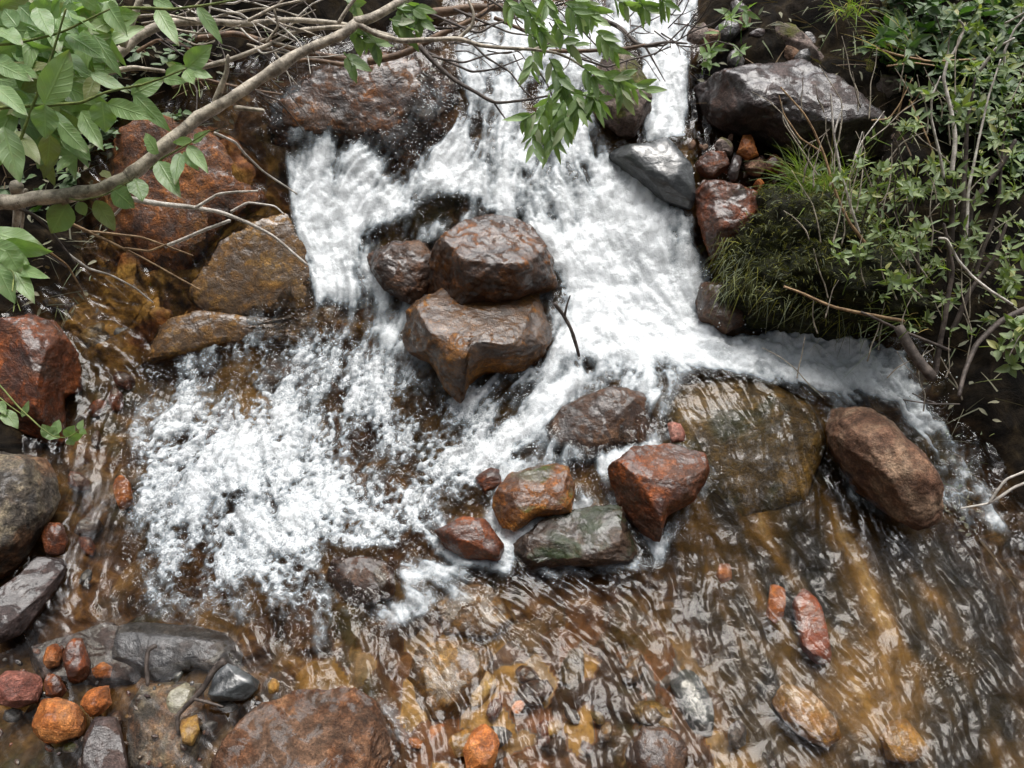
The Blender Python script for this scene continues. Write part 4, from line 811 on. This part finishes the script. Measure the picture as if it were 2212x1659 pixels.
for p_, n in [([(370,40),(450,110)],6),([(330,120),(450,190)],6),([(150,190),(250,290)],6),([(40,340),(100,420)],4),([(480,60),(540,140)],5),([(80,180),(160,260)],5),([(430,20),(520,60)],4),([(30,-10),(120,40)],4)]:
    sprig(T2, p_, 1.44, n, 44, 22)

# --- broad-leaved plant, upper left
def broad_plant(label, stems, leaves, d, fill=(), nfill=0, group=None):
    r = empty('leafy_plant', tuple(P(*stems[0][0](*stems[0][1][0]), d)), label, 'plant', group)
    a, b = MB(), MB()
    for T, p_, w0 in stems: a = MB(); br(a, T, p_, w0, w0 * .6, d, d - .05, 6); a.build('stem', M['stemgreen'], r)
    for T, x0, y0, x1, y1, wd, dd, rn in leaves:
        p0, p1 = P(*T(x0, y0), d + dd), P(*T(x1, y1), d + dd + RNG.uniform(-.03, .02))
        vw = CAMP - p0; vw /= np.linalg.norm(vw)
        v_ = p1 - p0; L = np.linalg.norm(v_)
        b.leaf(p0, v_, vw + RNG.normal(size=3) * .22 + np.array([0, 0, .25]), L * 1.03, rad(d, 2 * wd * .3384), curl=RNG.uniform(.0, .12), fold=RNG.uniform(.05, .35), rnd=rn, n=11, blunt=.72)
    for k in range(nfill):
        T, x0, y0, x1, y1 = fill[k % len(fill)]
        x, y = RNG.uniform(x0, x1), RNG.uniform(y0, y1); dd = RNG.uniform(.02, .2)
        p0 = P(*T(x, y), d + dd); an = RNG.uniform(-.6, 2.2); vw = CAMP - p0; vw /= np.linalg.norm(vw)
        dr = RT * math.cos(an) - UPV * math.sin(an) + vw * RNG.normal() * .3
        b.leaf(p0, dr, vw + RNG.normal(size=3) * .4 + np.array([0, 0, .3]), RNG.uniform(.055, .098), RNG.uniform(.022, .036), curl=RNG.uniform(0, .2), fold=RNG.uniform(.05, .4), n=9)
    b.build('foliage', M['broad'], r); return r
LV = [(285,665,440,325,175,-.06,.75),(285,670,290,880,150,-.07,.4),(650,650,670,840,150,-.04,.35),(690,660,955,750,115,-.04,.6),(850,600,1070,825,105,-.03,.3),(840,605,1045,500,110,-.03,.45),(580,470,818,585,92,-.02,.3),(610,490,545,650,92,0,.92),
 (380,790,550,970,112,-.02,.55),(520,710,645,945,115,0,.6),(20,810,120,1150,150,-.05,.5),(95,840,240,1020,115,0,.9),(320,860,300,1065,130,.01,.93),(-40,540,168,728,105,-.05,.5),(-30,400,205,515,105,-.04,.5),(80,420,245,495,80,-.02,.3),
 (430,220,660,358,130,.0,.2),(240,50,320,222,125,-.02,.4),(360,120,485,205,95,-.01,.4),(445,80,612,180,92,-.02,.5),(680,20,795,215,125,.0,.4),(520,-10,640,62,80,-.02,.5),(720,80,885,95,80,0,.4),(700,140,560,210,100,.05,.88),(1000,50,1130,275,112,.1,.62),(1260,40,1415,270,95,.15,.3),(980,-10,1095,45,80,0,.3),
 (190,640,0,640,120,0,.3),(230,700,60,720,100,0,.3),(100,300,260,470,120,.05,.2),(460,1000,365,1085,80,.05,.5),(-20,180,130,260,130,-.02,.5),(110,170,20,60,120,-.02,.2),(340,250,200,160,120,.05,.3),(200,100,330,10,110,0,.5)]
broad_plant('large clump of broad green leaves filling the upper left corner', [(T1, [(-120,700),(200,670),(520,660),(680,590),(900,540)], 8), (T1, [(-150,300),(100,280),(400,200),(700,60)], 7), (T1, [(100,1000),(200,700),(330,350),(420,60)], 7), (T1, [(780,45),(1100,60),(1400,15),(1600,-20)], 7)],
 [(T1, *l) for l in LV], 1.18, [(T1, -60, -60, 700, 350), (T1, -60, -60, 520, 600), (T1, -100, 300, 420, 900), (T1,-60,-60,620,260)], 170)
LV2 = [(1190,435,1345,290,125,-.02,.4),(1060,480,1190,420,70,-.01,.6),(1040,500,1180,520,70,-.02,.5),(1210,450,1350,490,75,-.02,.55),(1180,450,1240,530,80,-.03,.6),(1130,430,1060,400,40,0,.9)]
broad_plant('single drooping leafy stem with a faded flower head above the dark rock face', [(T1, [(820,560),(900,540),(1030,500),(1180,440)], 6), (T1, [(1160,500),(1175,560),(1190,610)], 3), (T1, [(1200,500),(1215,560),(1240,610)], 2.5), (T1, [(1260,490),(1270,560),(1275,620)], 2.5), (T1, [(1290,480),(1320,540),(1335,570)], 2.5), (T1,[(1170,500),(1140,590),(1100,630)],2)], [(T1, *l) for l in LV2], 1.16)
LV3 = [(1010,980,905,845,90,.0,.5),(1010,1030,1135,1240,125,-.02,.35),(1150,975,1110,1155,85,-.02,.2),(1170,970,1265,1085,65,-.02,.5),(1200,930,1322,1090,85,-.03,.6),(1230,900,1095,905,55,-.03,.7),(1230,910,1330,830,60,-.03,.8),(1240,890,1290,870,50,-.03,.8)]
broad_plant('small leafy shoot curling under the grey branch in front of the rusty boulder', [(T1, [(960,1080),(1040,1010),(1130,960),(1230,900),(1340,830)], 5)], [(T1, *l) for l in LV3], 1.2)
LV4 = [(720,1210,850,1320,140,0,.25),(860,1140,910,1280,125,0,.3),(430,1300,330,1490,160,0,.7),(500,1290,545,1375,75,0,.8),(610,1280,730,1470,115,.02,.9),(740,1170,800,1260,100,.02,.3),(650,1090,700,1135,60,.02,.93)]
broad_plant('sparse ragged leaves hanging below the grey branch near its base', [(T1, [(350,1250),(500,1280),(650,1250),(850,1150)], 4)], [(T1, *l) for l in LV4], 1.33)
LV5 = [(-60,1480,270,1575,165,0,.6),(20,1560,312,1610,125,-.02,.45),(-60,1560,180,1680,140,-.03,.55),(-30,1640,60,1900,130,-.03,.4),(60,1700,300,1770,90,-.01,.5),(70,1690,210,1920,110,-.02,.6),(-20,1700,90,1930,120,-.04,.5),(40,1600,130,1740,120,-.05,.6)]
broad_plant('pale green leafy shoot at the left edge above the dark red brown boulder', [(T1, [(-120,1600),(0,1620),(90,1750),(80,1860)], 5), (T1, [(80,1860),(95,1930),(85,1990)], 3), (T1, [(90,1860),(110,1930),(130,1985)], 2.5)], [(T1, *l) for l in LV5], 1.15)
LV6 = [(20,990,110,1090,90,0,.6),(140,1030,185,930,40,0,.7),(330,1160,270,1080,80,0,.6),(350,1150,375,1050,70,0,.5),(300,1120,380,1160,90,0,.6),(430,1160,470,1090,80,0,.6),(440,1160,510,1150,70,0,.6),(440,1165,470,1210,60,0,.5),(500,1110,530,1050,45,0,.6),(505,1110,550,1135,45,0,.6),(-10,930,30,1010,60,0,.7)]
broad_plant('thin green creeping stem with tiny leaves across the left boulders', [(T4, [(-60,760),(0,830),(120,970),(260,1100),(350,1160),(440,1160),(510,1110)], 4), (T4, [(-60,860),(60,960),(150,1020)], 3)], [(T4, *l) for l in LV6], 1.38)

# --- dead wood on the left
limb('dead_branch', 'bleached forked dead branch lying over the golden algae rock', 'bleached', T1, [(820,1270),(1000,1300),(1250,1330),(1420,1360),(1600,1430),(1750,1510),(1960,1690)], 12, 5, 1.5, 1.62, [([(1250,1325),(1390,1240),(1500,1225),(1645,1218)], 7, 4, 1.53, 1.5), ([(1470,1355),(1580,1290),(1760,1310),(1815,1365)], 6, 3, 1.55, 1.55), ([(830,1255),(780,1320),(730,1375)], 7, 5, 1.5, 1.52)])
limb('dead_branch', 'short straight bleached stick under the forked dead branch', 'bleached', T1, [(1055,1568),(1250,1490),(1465,1410)], 8, 7, 1.6, 1.56)
limb('twig', 'thin pale twig pointing at the left cascade', 'bleached', T1, [(1370,850),(1500,910),(1560,980),(1680,1090),(1895,1238)], 6, 4, 1.45, 1.62, cat='twig')
limb('twig', 'dark bare twig above the left cascade, left of the black rock', 'barkdark', T1, [(1640,590),(1780,640),(1880,760),(1945,850)], 4, 2, 1.6, 1.68, [([(1640,600),(1740,680),(1825,740)], 4, 2.5, 1.6, 1.66)], cat='twig')
limb('twig', 'pale crooked twig over the ledge on the left', 'bleached', T4, [(430,-10),(560,80),(700,120),(870,210),(980,300)], 6, 3, 1.5, 1.6, cat='twig')
limb('twig', 'drab twig pointing down at the ledge pool on the left', 'tanwood', T4, [(320,-20),(430,60),(500,180),(562,305)], 5, 3, 1.5, 1.58, cat='twig')
limb('twig', 'brown twig slanting from the dead sticks to the golden algae rock', 'tanwood', T1, [(430,1420),(600,1500),(800,1590),(900,1640),(1280,1850)], 8, 3, 1.5, 1.6, [([(530,1470),(900,1510),(1230,1632)], 6, 3, 1.52, 1.58), ([(800,1585),(950,1605),(1060,1560)], 5, 4, 1.55, 1.56)], cat='twig')
limb('twig', 'dark twig dropping from the willow base past the pale green shoot', 'barkdark', T1, [(30,1290),(220,1370),(330,1480),(480,1680)], 9, 5, 1.36, 1.45, [([(60,1560),(300,1620),(420,1700)], 5, 4, 1.36, 1.45)], cat='twig')
limb('dead_branch', 'grey weathered root stump under the willow base at the left edge', 'bark', T1, [(110,1200),(120,1320),(90,1480)], 26, 12, 1.36, 1.44, [([(170,1210),(150,1350),(130,1480)], 8, 5, 1.36, 1.42)])
limb('stick', 'dark forked stick standing in the foam right of the rust brown block', 'barkdark', lambda x, y: (729.9 + .3384 * x, 552 + .3384 * y), [(1378,300),(1440,380),(1490,470),(1515,560),(1535,640)], 9, 7, 1.66, 1.7, [([(1450,385),(1460,320),(1482,255)], 6, 3, 1.66, 1.64)], cat='stick')
limb('stick', 'curved dark wet stick in the shallows beside the angular slate', 'barkdark', lambda x, y: (.3384 * x, 1097.6 + .3384 * y), [(1440,980),(1360,1040),(1290,1150),(1200,1250),(1130,1330),(1140,1440)], 16, 7, 1.52, 1.5, [([(1240,1215),(1330,1240),(1420,1270)], 8, 5, 1.5, 1.5)], cat='stick')
limb('stick', 'small dark red stick upright in the shallows left of the pale stone', 'barkdark', lambda x, y: (.3384 * x, 1097.6 + .3384 * y), [(1000,880),(950,900),(940,1000),(945,1130)], 10, 8, 1.52, 1.5, cat='stick')

# --- right bank
def shrub(label, stems, region, nleaf, d, mat, leafL, leafW, bark='barkdark', name='bush', white=(), dspread=.18, group=None):
    r = empty(name, tuple(P(*stems[0][0](*stems[0][1][0]), d)), label, 'shrub', group)
    c = MB()
    for T, p_, w0, w1 in stems: a = MB(); br(a, T, p_, w0, w1, d, d - .08, 7); a.build('stem', M[bark], r)
    for T, p_, w0, w1 in white: b = MB(); br(b, T, p_, w0, w1, d - .05, d - .1, 7); b.build('dead_stem', M['bleached'], r)
    for (x0, y0, x1, y1), n in zip(region, nleaf):
        k = 0
        while k < n:
            x, y = RNG.uniform(x0, x1), RNG.uniform(y0, y1)
            if perlin(np.array([x / 45.]), np.array([y / 45.]))[0] < -.12: 
                if RNG.uniform() < .8: continue
            dd = d + RNG.uniform(-dspread, dspread); p0 = P(x, y, dd)
            nb = RNG.integers(3, 7); an0 = RNG.uniform(0, 6.28)
            vw = CAMP - p0; vw /= np.linalg.norm(vw); ax_ = vw * .4 + np.array([0, 0, 1.]) + RNG.normal(size=3) * .4; ax_ /= np.linalg.norm(ax_)
            e1_ = np.cross(ax_, [1., .3, 0]); e1_ /= np.linalg.norm(e1_); e2_ = np.cross(ax_, e1_)
            c.tube([p0 - ax_ * .05 + RNG.normal(size=3) * .006, p0 - ax_ * .02, p0], [.0011, .001, .0008], 4)
            for j in range(nb):
                an = an0 + j * 2.4; dr = e1_ * math.cos(an) + e2_ * math.sin(an) + ax_ * RNG.uniform(.2, .9)
                c.leaf(p0 - ax_ * RNG.uniform(0, .02), dr, ax_ + RNG.normal(size=3) * .4, leafL * RNG.uniform(.6, 1.2), leafW * RNG.uniform(.7, 1.2), curl=RNG.uniform(0, .25), fold=RNG.uniform(.1, .5), n=6); k += 1
    c.build('foliage', M[mat], r); return r
shrub('tall willow bush with white dead stems on the right edge', [(T3, [(1740,1800),(1750,1350),(1745,1200)], 14, 8), (T3, [(1800,1700),(1880,1300),(2050,1080),(2150,900)], 16, 8), (T3, [(1820,1700),(1830,1200),(1850,800),(1900,500)], 12, 5), (T3, [(1540,1750),(1520,1400),(1460,1150),(1400,900)], 8, 3), (T3, [(1900,1750),(2050,1300),(2100,700)], 10, 4), (T6, [(2300,300),(2050,430),(1900,560),(1830,750),(1800,900)], 14, 8), (T6, [(1750,480),(1850,260),(2000,60),(2100,-200)], 12, 6), (T6, [(1640,760),(1700,420),(1760,100),(1700,-200)], 12, 7)],
 [(1960, 120, 2230, 420), (1830, 330, 2200, 640), (2050, 0, 2240, 300), (1950, 480, 2230, 720), (2420,-300,2900,700), (2400,500,2800,1300), (1850,250,2000,420)], [250, 360, 170, 150, 600, 500, 80], 1.72, 'brush', .028, .0098,  # leaf regions beyond the right frame edge: unseen, added to darken water reflections
 white=[(T3, [(1760,1100),(1770,900),(1740,700),(1700,500),(1720,400),(1790,290),(1840,170),(1800,130)], 9, 4), (T3, [(1700,1140),(1670,950),(1620,750),(1620,620),(1680,490)], 6, 3), (T3, [(1840,1540),(1860,1200),(1920,900),(1990,600),(2060,380)], 7, 3), (T3, [(1930,450),(2030,300),(2150,240)], 8, 4), (T3, [(2090,450),(2080,330),(2140,200),(2230,90)], 6, 3), (T3, [(1700,520),(1730,300),(1740,200)], 4, 2), (T3,[(2090,150),(2150,120),(2240,60)],5,3)])
shrub('low leafy willow shoots growing behind the moss mound', [(T3, [(1300,1500),(1270,1250),(1310,1000)], 4, 2), (T3, [(1420,1500),(1380,1250),(1420,1050)], 4, 2), (T3, [(1180,1420),(1230,1250),(1200,1080)], 4, 2)], [(1800, 350, 2000, 560), (1850, 480, 2010, 640), (1760,340,1860,430)], [190, 110, 40], 1.74, 'brush', .026, .009)
shrub('dark green herb patch at the top right corner', [(T3, [(1700,500),(1700,250),(1650,100)], 4, 2), (T3, [(1900,500),(1950,250),(2000,100)], 4, 2)], [(1920, -30, 2230, 120), (1870, 60, 2000, 150), (1990,90,2100,180)], [330, 60, 50], 2.0, 'herb', .042, .02, dspread=.1, name='herb_patch')
shrub('willow sprig poking in at the right edge below the bush', [(T6, [(2300,420),(2180,520),(2120,640)], 3, 1.5)], [(2150, 670, 2230, 790)], [44], 1.55, 'brush', .036, .015, name='sprig', dspread=.04)
shrub('bare twiggy willow tip with few leaves above the right falls', [(T3, [(-30,280),(100,200),(250,140),(330,60)], 3, 2), (T3, [(0,290),(120,300),(250,260),(360,290),(420,350)], 3, 2), (T3, [(20,250),(90,120),(180,20)], 3, 2), (T3, [(60,230),(160,100),(230,-20)], 3, 2), (T3, [(-60,180),(40,80),(80,-20)], 3, 2), (T3, [(-40,100),(20,20),(60,-40)], 3, 2), (T3, [(0,280),(60,330),(120,340)], 2.5, 1.5)], [(1545, 20, 1625, 60), (1490, 85, 1550, 130), (1575, 95, 1615, 130)], [20, 14, 8], 1.7, 'willow', .036, .012, name='willow_tip', dspread=.04)
def tuft(label, px, py, n, L, spread, lean, lift, mat='grass', wd=.003, group=None):
    p0 = at(px, py, lift); m = MB()
    for k in range(n):
        b = p0 + np.array([RNG.normal() * spread, RNG.normal() * spread, RNG.uniform(-.01, .01)])
        m.blade(b, np.array(lean) + RNG.normal(size=3) * .42 + np.array([0, 0, .5]), L * RNG.uniform(.5, 1.15), wd * RNG.uniform(.6, 1.2), RNG.uniform(.15, .6))
    o = m.build('grass_tuft', M[mat], None, p0); tag(o, label, 'grass', group); return o
tuft('bushy grass tuft on top of the moss mound', 1790, 440, 260, .19, .04, (-.1, .1, .9), .14)
tuft('grass tuft with yellowing tips leaning left beside the moss mound top', 1745, 400, 80, .15, .02, (-.6, .1, .5), .14)
tuft('sparse grass spray hanging over the right pool from the mound foot', 1985, 690, 60, .19, .015, (-.9, -.1, .25), .16)
tuft('thin grass clump on the bank between mound and bush', 1925, 560, 60, .15, .05, (-.3, 0, .7), .14)
tuft('pale dry grass hanging from the round olive moss boulder', 1835, 30, 40, .13, .02, (-.35, -.5, .2), .28)
tuft('dry grass fan right of the round olive moss boulder', 1945, 105, 36, .16, .03, (-.8, 0, .5), .2)
for lb, T, p_, a, b, c, d, fk, mt in [
 ('tan forked dry stalk rising left from the moss mound over the purple boulder', T3, [(1200,1560),(1100,1420),(1000,1200),(930,980),(870,830),(810,730),(660,560)], 7, 3, 1.72, 1.66, [([(915,965),(780,880),(680,730),(650,610)], 4, 2, 1.68, 1.66)], 'tanwood'),
 ('dry stalk with white forked tip rising beside the tan forked stalk', T3, [(1160,1490),(1100,1280),(1040,1100),(1000,870),(980,600)], 6, 4, 1.72, 1.66, [([(1000,855),(1025,760),(1060,675)], 4, 3, 1.67, 1.66)], 'bleached'),
 ('thin white twig leaning right above the grass tuft', T3, [(1120,1040),(1180,900),(1320,710)], 4, 2, 1.7, 1.68, [([(1130,1000),(1165,890),(1180,840)], 3, 2, 1.7, 1.69)], 'bleached'),
 ('tan dead twig lying at the foot of the moss mound above the right pool', T6, [(680,200),(800,240),(1000,330),(1200,380),(1440,415)], 5, 8, 1.72, 1.7, [], 'tanwood'),
 ('dark root stub standing in the water at the right bank', T6, [(1410,440),(1500,600),(1630,790)], 22, 24, 1.68, 1.66, [], 'barkdark'),
 ('grey twig crossing behind the dark root stub', T6, [(1170,360),(1400,470),(1740,610)], 5, 8, 1.7, 1.7, [], 'barkdark'),
 ('pale curved twig drooping in front of the willow bush', T3, [(1670,1520),(1720,1520),(1790,1660),(1880,1760),(2000,1860),(2130,1945)], 5, 6, 1.6, 1.6, [], 'bleached'),
 ('forked grey twig over the channel at the right edge', T6, [(1810,1610),(2000,1580),(2150,1480),(2260,1440)], 4, 7, 1.6, 1.55, [([(1990,1582),(2100,1430),(2260,1360)], 5, 6, 1.58, 1.55)], 'bleached'),
 ('thin bent twig on the soil above the right channel', T6, [(1440,920),(1620,945),(1800,950)], 3, 3, 1.72, 1.72, [([(1500,880),(1560,910),(1640,940)], 3, 2, 1.72, 1.72)], 'barkdark'),
 ('thin tangled grey twigs above the herb patch roots', T3, [(1270,310),(1400,350),(1600,390),(1900,380)], 5, 4, 1.95, 1.9, [([(1330,280),(1480,330),(1560,380)], 4, 3, 1.95, 1.93), ([(1340,420),(1500,400),(1640,420)], 4, 3, 1.93, 1.9)], 'tanwood'),
 ('bunch of fine grey twigs between purple boulder and bush', T3, [(1400,760),(1440,600),(1460,480)], 4, 2, 1.85, 1.8, [([(1400,740),(1520,640),(1560,560)], 3, 2, 1.84, 1.8), ([(1240,770),(1350,760),(1420,660),(1500,500)], 4, 2, 1.84, 1.8), ([(1480,640),(1560,800),(1640,1000)], 4, 3, 1.8, 1.78)], 'tanwood'),
]:
    limb('root' if 'root' in lb.split()[:2] else 'twig', lb, mt, T, p_, a, b, c, d, fk, 'root' if 'root stub standing' in lb else 'twig')
# --- moss pile on the two mossy boulders, and the loose pebbles of the shallows
def moss_tufts(ob, n, L, mat, zmin=.05):
    me = ob.data; nv = len(me.vertices); co = np.empty(nv * 3, np.float32); no = np.empty(nv * 3, np.float32)
    me.vertices.foreach_get('co', co); me.vertices.foreach_get('normal', no); co, no = co.reshape(-1, 3), no.reshape(-1, 3)
    ok = np.where(no[:, 2] > zmin)[0]; m = MB()
    for k in RNG.choice(ok, n):
        d = no[k] + RNG.normal(size=3) * .5 + np.array([0, 0, -.25])
        m.blade(co[k] + RNG.normal(size=3) * .004, d, L * RNG.uniform(.5, 1.4), .0022, .3, n=3)
    o = m.build('moss_pile', M[mat], None, np.zeros(3)); o.parent = ob; return o
M['mossblade'] = leaf_mat('moss_blade', (.012, .018, .002), (.19, .19, .016), (.05, .04, .01), .2, .93, .8, vein=.0)
M['oliveblade'] = leaf_mat('olive_moss_blade', (.05, .05, .006), (.13, .12, .018), (.10, .07, .018), .2, .93, .8, vein=.0)
for o in list(COL.objects):
    lb = o.get('label', '')
    if lb.startswith('dark moss covered mound'): moss_tufts(o, 5200, .016, 'mossblade', .30)
    if lb.startswith('round olive moss boulder'): moss_tufts(o, 1500, .014, 'oliveblade')
def pebbles(n, poly, mats, smin, smax, label, group, off, name='pebble'):
    k = 0
    while k < n:
        px = RNG.uniform(min(a for a, b in poly), max(a for a, b in poly)); py = RNG.uniform(min(b for a, b in poly), max(b for a, b in poly))
        if sdpoly(np.array([px]), np.array([py]), poly)[0] < 0: continue
        s_ = RNG.uniform(smin, smax); an = RNG.uniform(0, 3.14); ol = []
        for j in range(7):
            t = j / 7 * 6.283; a, b = s_ * math.cos(t) * RNG.uniform(.85, 1.15), s_ * .62 * math.sin(t) * RNG.uniform(.85, 1.15)
            ol.append((px + a * math.cos(an) - b * math.sin(an), py + a * math.sin(an) + b * math.cos(an)))
        rock(name, label, mats[k % len(mats)], ol, 0, .55, .6, .05, sub=4, seed=500 + k + int(px), group=group, facets=4, drown=off + RNG.uniform(-.012, .006)); k += 1
pebbles(34, [(0,1390),(180,1400),(300,1460),(560,1450),(560,1520),(440,1659),(0,1659)], ['grey', 'purple', 'slate', 'rust', 'lichen', 'brown'], 10, 26, 'small wet pebble lying in the clear shallows at the bottom left', 'pebbles in the clear shallows', -.004)
pebbles(26, [(820,1400),(1250,1360),(1500,1400),(1700,1659),(900,1659)], ['ochre', 'rust', 'gold', 'grey', 'brown', 'olive', 'orange'], 18, 52, 'brownish stone lying drowned under the clear riffle at the bottom', 'drowned stones of the riffle', -.022, 'drowned_stone')
pebbles(22, [(60,640),(420,680),(300,800),(200,1000),(250,1300),(130,1250),(150,900)], ['brown', 'rust', 'olive', 'grey'], 16, 40, 'dark stone lying drowned along the left side of the foam pool', 'drowned stones beside the foam pool', -.018, 'drowned_stone')
pebbles(20, [(1500,40),(1640,10),(1800,120),(1960,130),(2000,300),(1900,260),(1780,150),(1640,125),(1520,150)], ['lichen', 'purple', 'grey', 'tan'], 14, 38, 'small grey brown stone lying on the dark upper right bank', 'stones of the upper right bank', .12, 'bank_stone')
# --- bank litter, spray and hanging moss
def litter(n, poly, label, lift, mats):
    m = MB(); k = 0
    while k < n:
        px = RNG.uniform(min(a for a, b in poly), max(a for a, b in poly)); py = RNG.uniform(min(b for a, b in poly), max(b for a, b in poly))
        if sdpoly(np.array([px]), np.array([py]), poly)[0] < 0: continue
        p = at(px, py, lift); z = float(Bz(np.array([p[0]]), np.array([p[1]]))[0][0]); p[2] = z + RNG.uniform(0, .02)
        d = RNG.normal(size=3); d[2] *= .3
        if k % 3 == 0: m.leaf(p, d, np.array([0, 0, 1.]) + RNG.normal(size=3) * .4, RNG.uniform(.015, .035), RNG.uniform(.006, .013), curl=RNG.uniform(-.2, .4), n=5, rnd=RNG.uniform())
        else: m.blade(p, d, RNG.uniform(.03, .12), RNG.uniform(.0015, .004), .1, n=4)
        k += 1
    o = m.build('leaf_litter', mats, None, np.zeros(3)); tag(o, label, 'leaf litter', kind='stuff')
M['litter'] = leaf_mat('dead_leaf_litter', (.05, .03, .016), (.20, .135, .075), (.10, .12, .03), .1, .8, .8, vein=.1)
litter(900, [(1500,-20),(2212,-20),(2212,1150),(2050,880),(1960,740),(1640,420),(1720,360),(1560,290),(1500,140)], 'brown dead leaves and bits of twig littering the right bank', .15, M['litter'])
litter(700, [(-20,0),(960,0),(940,70),(560,120),(430,215),(250,260),(190,600),(0,690)], 'brown dead leaves and bits of twig littering the left bank', .1, M['litter'])
def ground_cover(n, poly, label, mat, L, W_, name='ground_cover'):
    m = MB(); k = 0
    while k < n:
        px = RNG.uniform(min(a for a, b in poly), max(a for a, b in poly)); py = RNG.uniform(min(b for a, b in poly), max(b for a, b in poly))
        if sdpoly(np.array([px]), np.array([py]), poly)[0] < 0 or perlin(np.array([px / 60.]), np.array([py / 60.]))[0] < -.15: k += .2; continue
        p = at(px, py, .18); p[2] = float(Bz(np.array([p[0]]), np.array([p[1]]))[0][0]) + RNG.uniform(.01, .07)
        for j in range(4):
            an = RNG.uniform(0, 6.28); d = np.array([math.cos(an), math.sin(an), RNG.uniform(0, .7)])
            m.leaf(p + RNG.normal(size=3) * .004, d, np.array([0, 0, 1.]) + RNG.normal(size=3) * .35, L * RNG.uniform(.6, 1.3), W_ * RNG.uniform(.7, 1.2), curl=RNG.uniform(0, .4), n=5)
        k += 1
    o = m.build(name, M[mat], None, np.zeros(3)); tag(o, label, 'ground cover', kind='stuff')
ground_cover(420, [(1880,-30),(2240,-30),(2240,420),(2080,330),(1960,180),(1930,110)], 'low green herbs covering the top right bank', 'herb', .034, .018)
ground_cover(110, [(-30,0),(420,0),(300,240),(-30,420)], 'low green herbs under the big leaf clump on the left bank', 'herb', .034, .018)
hm = MB()
for k in range(380):
    t = RNG.uniform() ** 1.5; px = 1560 + 380 * t + RNG.normal() * 10; py = 560 + 120 * t + RNG.uniform(-60, 70) * (1 - .4 * t)
    p = P(px, py, depth(px, py, .12) - .02 - RNG.uniform(0, .05))
    hm.blade(p, np.array([-.4, -.5, -.1]) + RNG.normal(size=3) * .35, RNG.uniform(.02, .06), .0018, .9, n=5)
o = hm.build('hanging_moss', M['mossblade'], None, np.zeros(3))
for q in COL.objects:
    if q.get('label', '').startswith('dark moss covered mound'): o.parent = q; o.matrix_parent_inverse = q.matrix_basis.inverted()
gs = NT('spray_drop'); pbs = gs.n('BsdfPrincipled'); gs.set(pbs.inputs['Base Color'], (.8, .84, .86)); gs.set(pbs.inputs['Roughness'], .1); M['spray'] = gs.done(pbs.outputs[0])
sp = bmesh.new()
for (cx, cyy, sx, sy, n, up) in [(1530, 640, 30, 45, 70, .05), (1600, 690, 60, 14, 40, .03), (1850, 715, 90, 14, 40, .02), (1060, 830, 60, 25, 40, .03), (600, 1080, 160, 90, 60, .015), (760, 520, 60, 90, 30, .02), (1450, 640, 90, 60, 50, .03), (2020, 800, 40, 30, 25, .02), (1150, 960, 40, 40, 25, .02)]:
    for k in range(n):
        px, py = cx + RNG.normal() * sx, cyy + RNG.normal() * sy; p = at(px, py, RNG.uniform(.004, up))
        r_ = RNG.uniform(.0009, .0026); mt_ = bmesh.ops.create_icosphere(sp, subdivisions=1, radius=r_)
        bmesh.ops.translate(sp, verts=mt_['verts'], vec=Vector(p))
sm_ = bpy.data.meshes.new('spray'); sp.to_mesh(sm_); sp.free()
for q in sm_.polygons: q.use_smooth = True
tag(link('spray', sm_, M['spray']), 'white spray droplets flying above the falls and foam', 'spray', kind='stuff')
pebbles(60, [(-10,1400),(180,1400),(300,1480),(560,1470),(560,1520),(440,1659),(-10,1659)], ['brown', 'purple', 'slate', 'rust', 'tan', 'ochre', 'grey'], 4, 10, 'tiny bit of wet gravel between the stones at the bottom left', 'gravel bits of the shallows', .0, 'gravel_bit')
pebbles(40, [(1490,300),(1560,290),(1700,350),(1690,400),(1650,470),(1500,420)], ['brown', 'rust', 'tan', 'purple'], 5, 13, 'tiny brown stone filling the pebble pocket beside the grass tuft', 'gravel bits of the pebble pocket', .05, 'gravel_bit')
# --- fine bare twigs tangled through the right bush
ft = MB()
for k in range(70):
    x0, y0 = RNG.uniform(1720, 2200), RNG.uniform(180, 900); an = RNG.uniform(-2.2, -.9); L = RNG.uniform(60, 190); dd = RNG.uniform(1.62, 1.82)
    ps = [(x0, y0)]
    for j in range(4): an += RNG.normal() * .25; ps.append((ps[-1][0] + L / 4 * math.cos(an), ps[-1][1] + L / 4 * math.sin(an)))
    br(ft, lambda a, b: (a, b), ps, 3.2, 1.4, dd, dd - .03, 5, .2)
for q in list(COL.objects):
    if q.get('label', '').startswith('tall willow bush'): tag(ft.build('fine_twigs', M['bark'], q), kind='stuff')
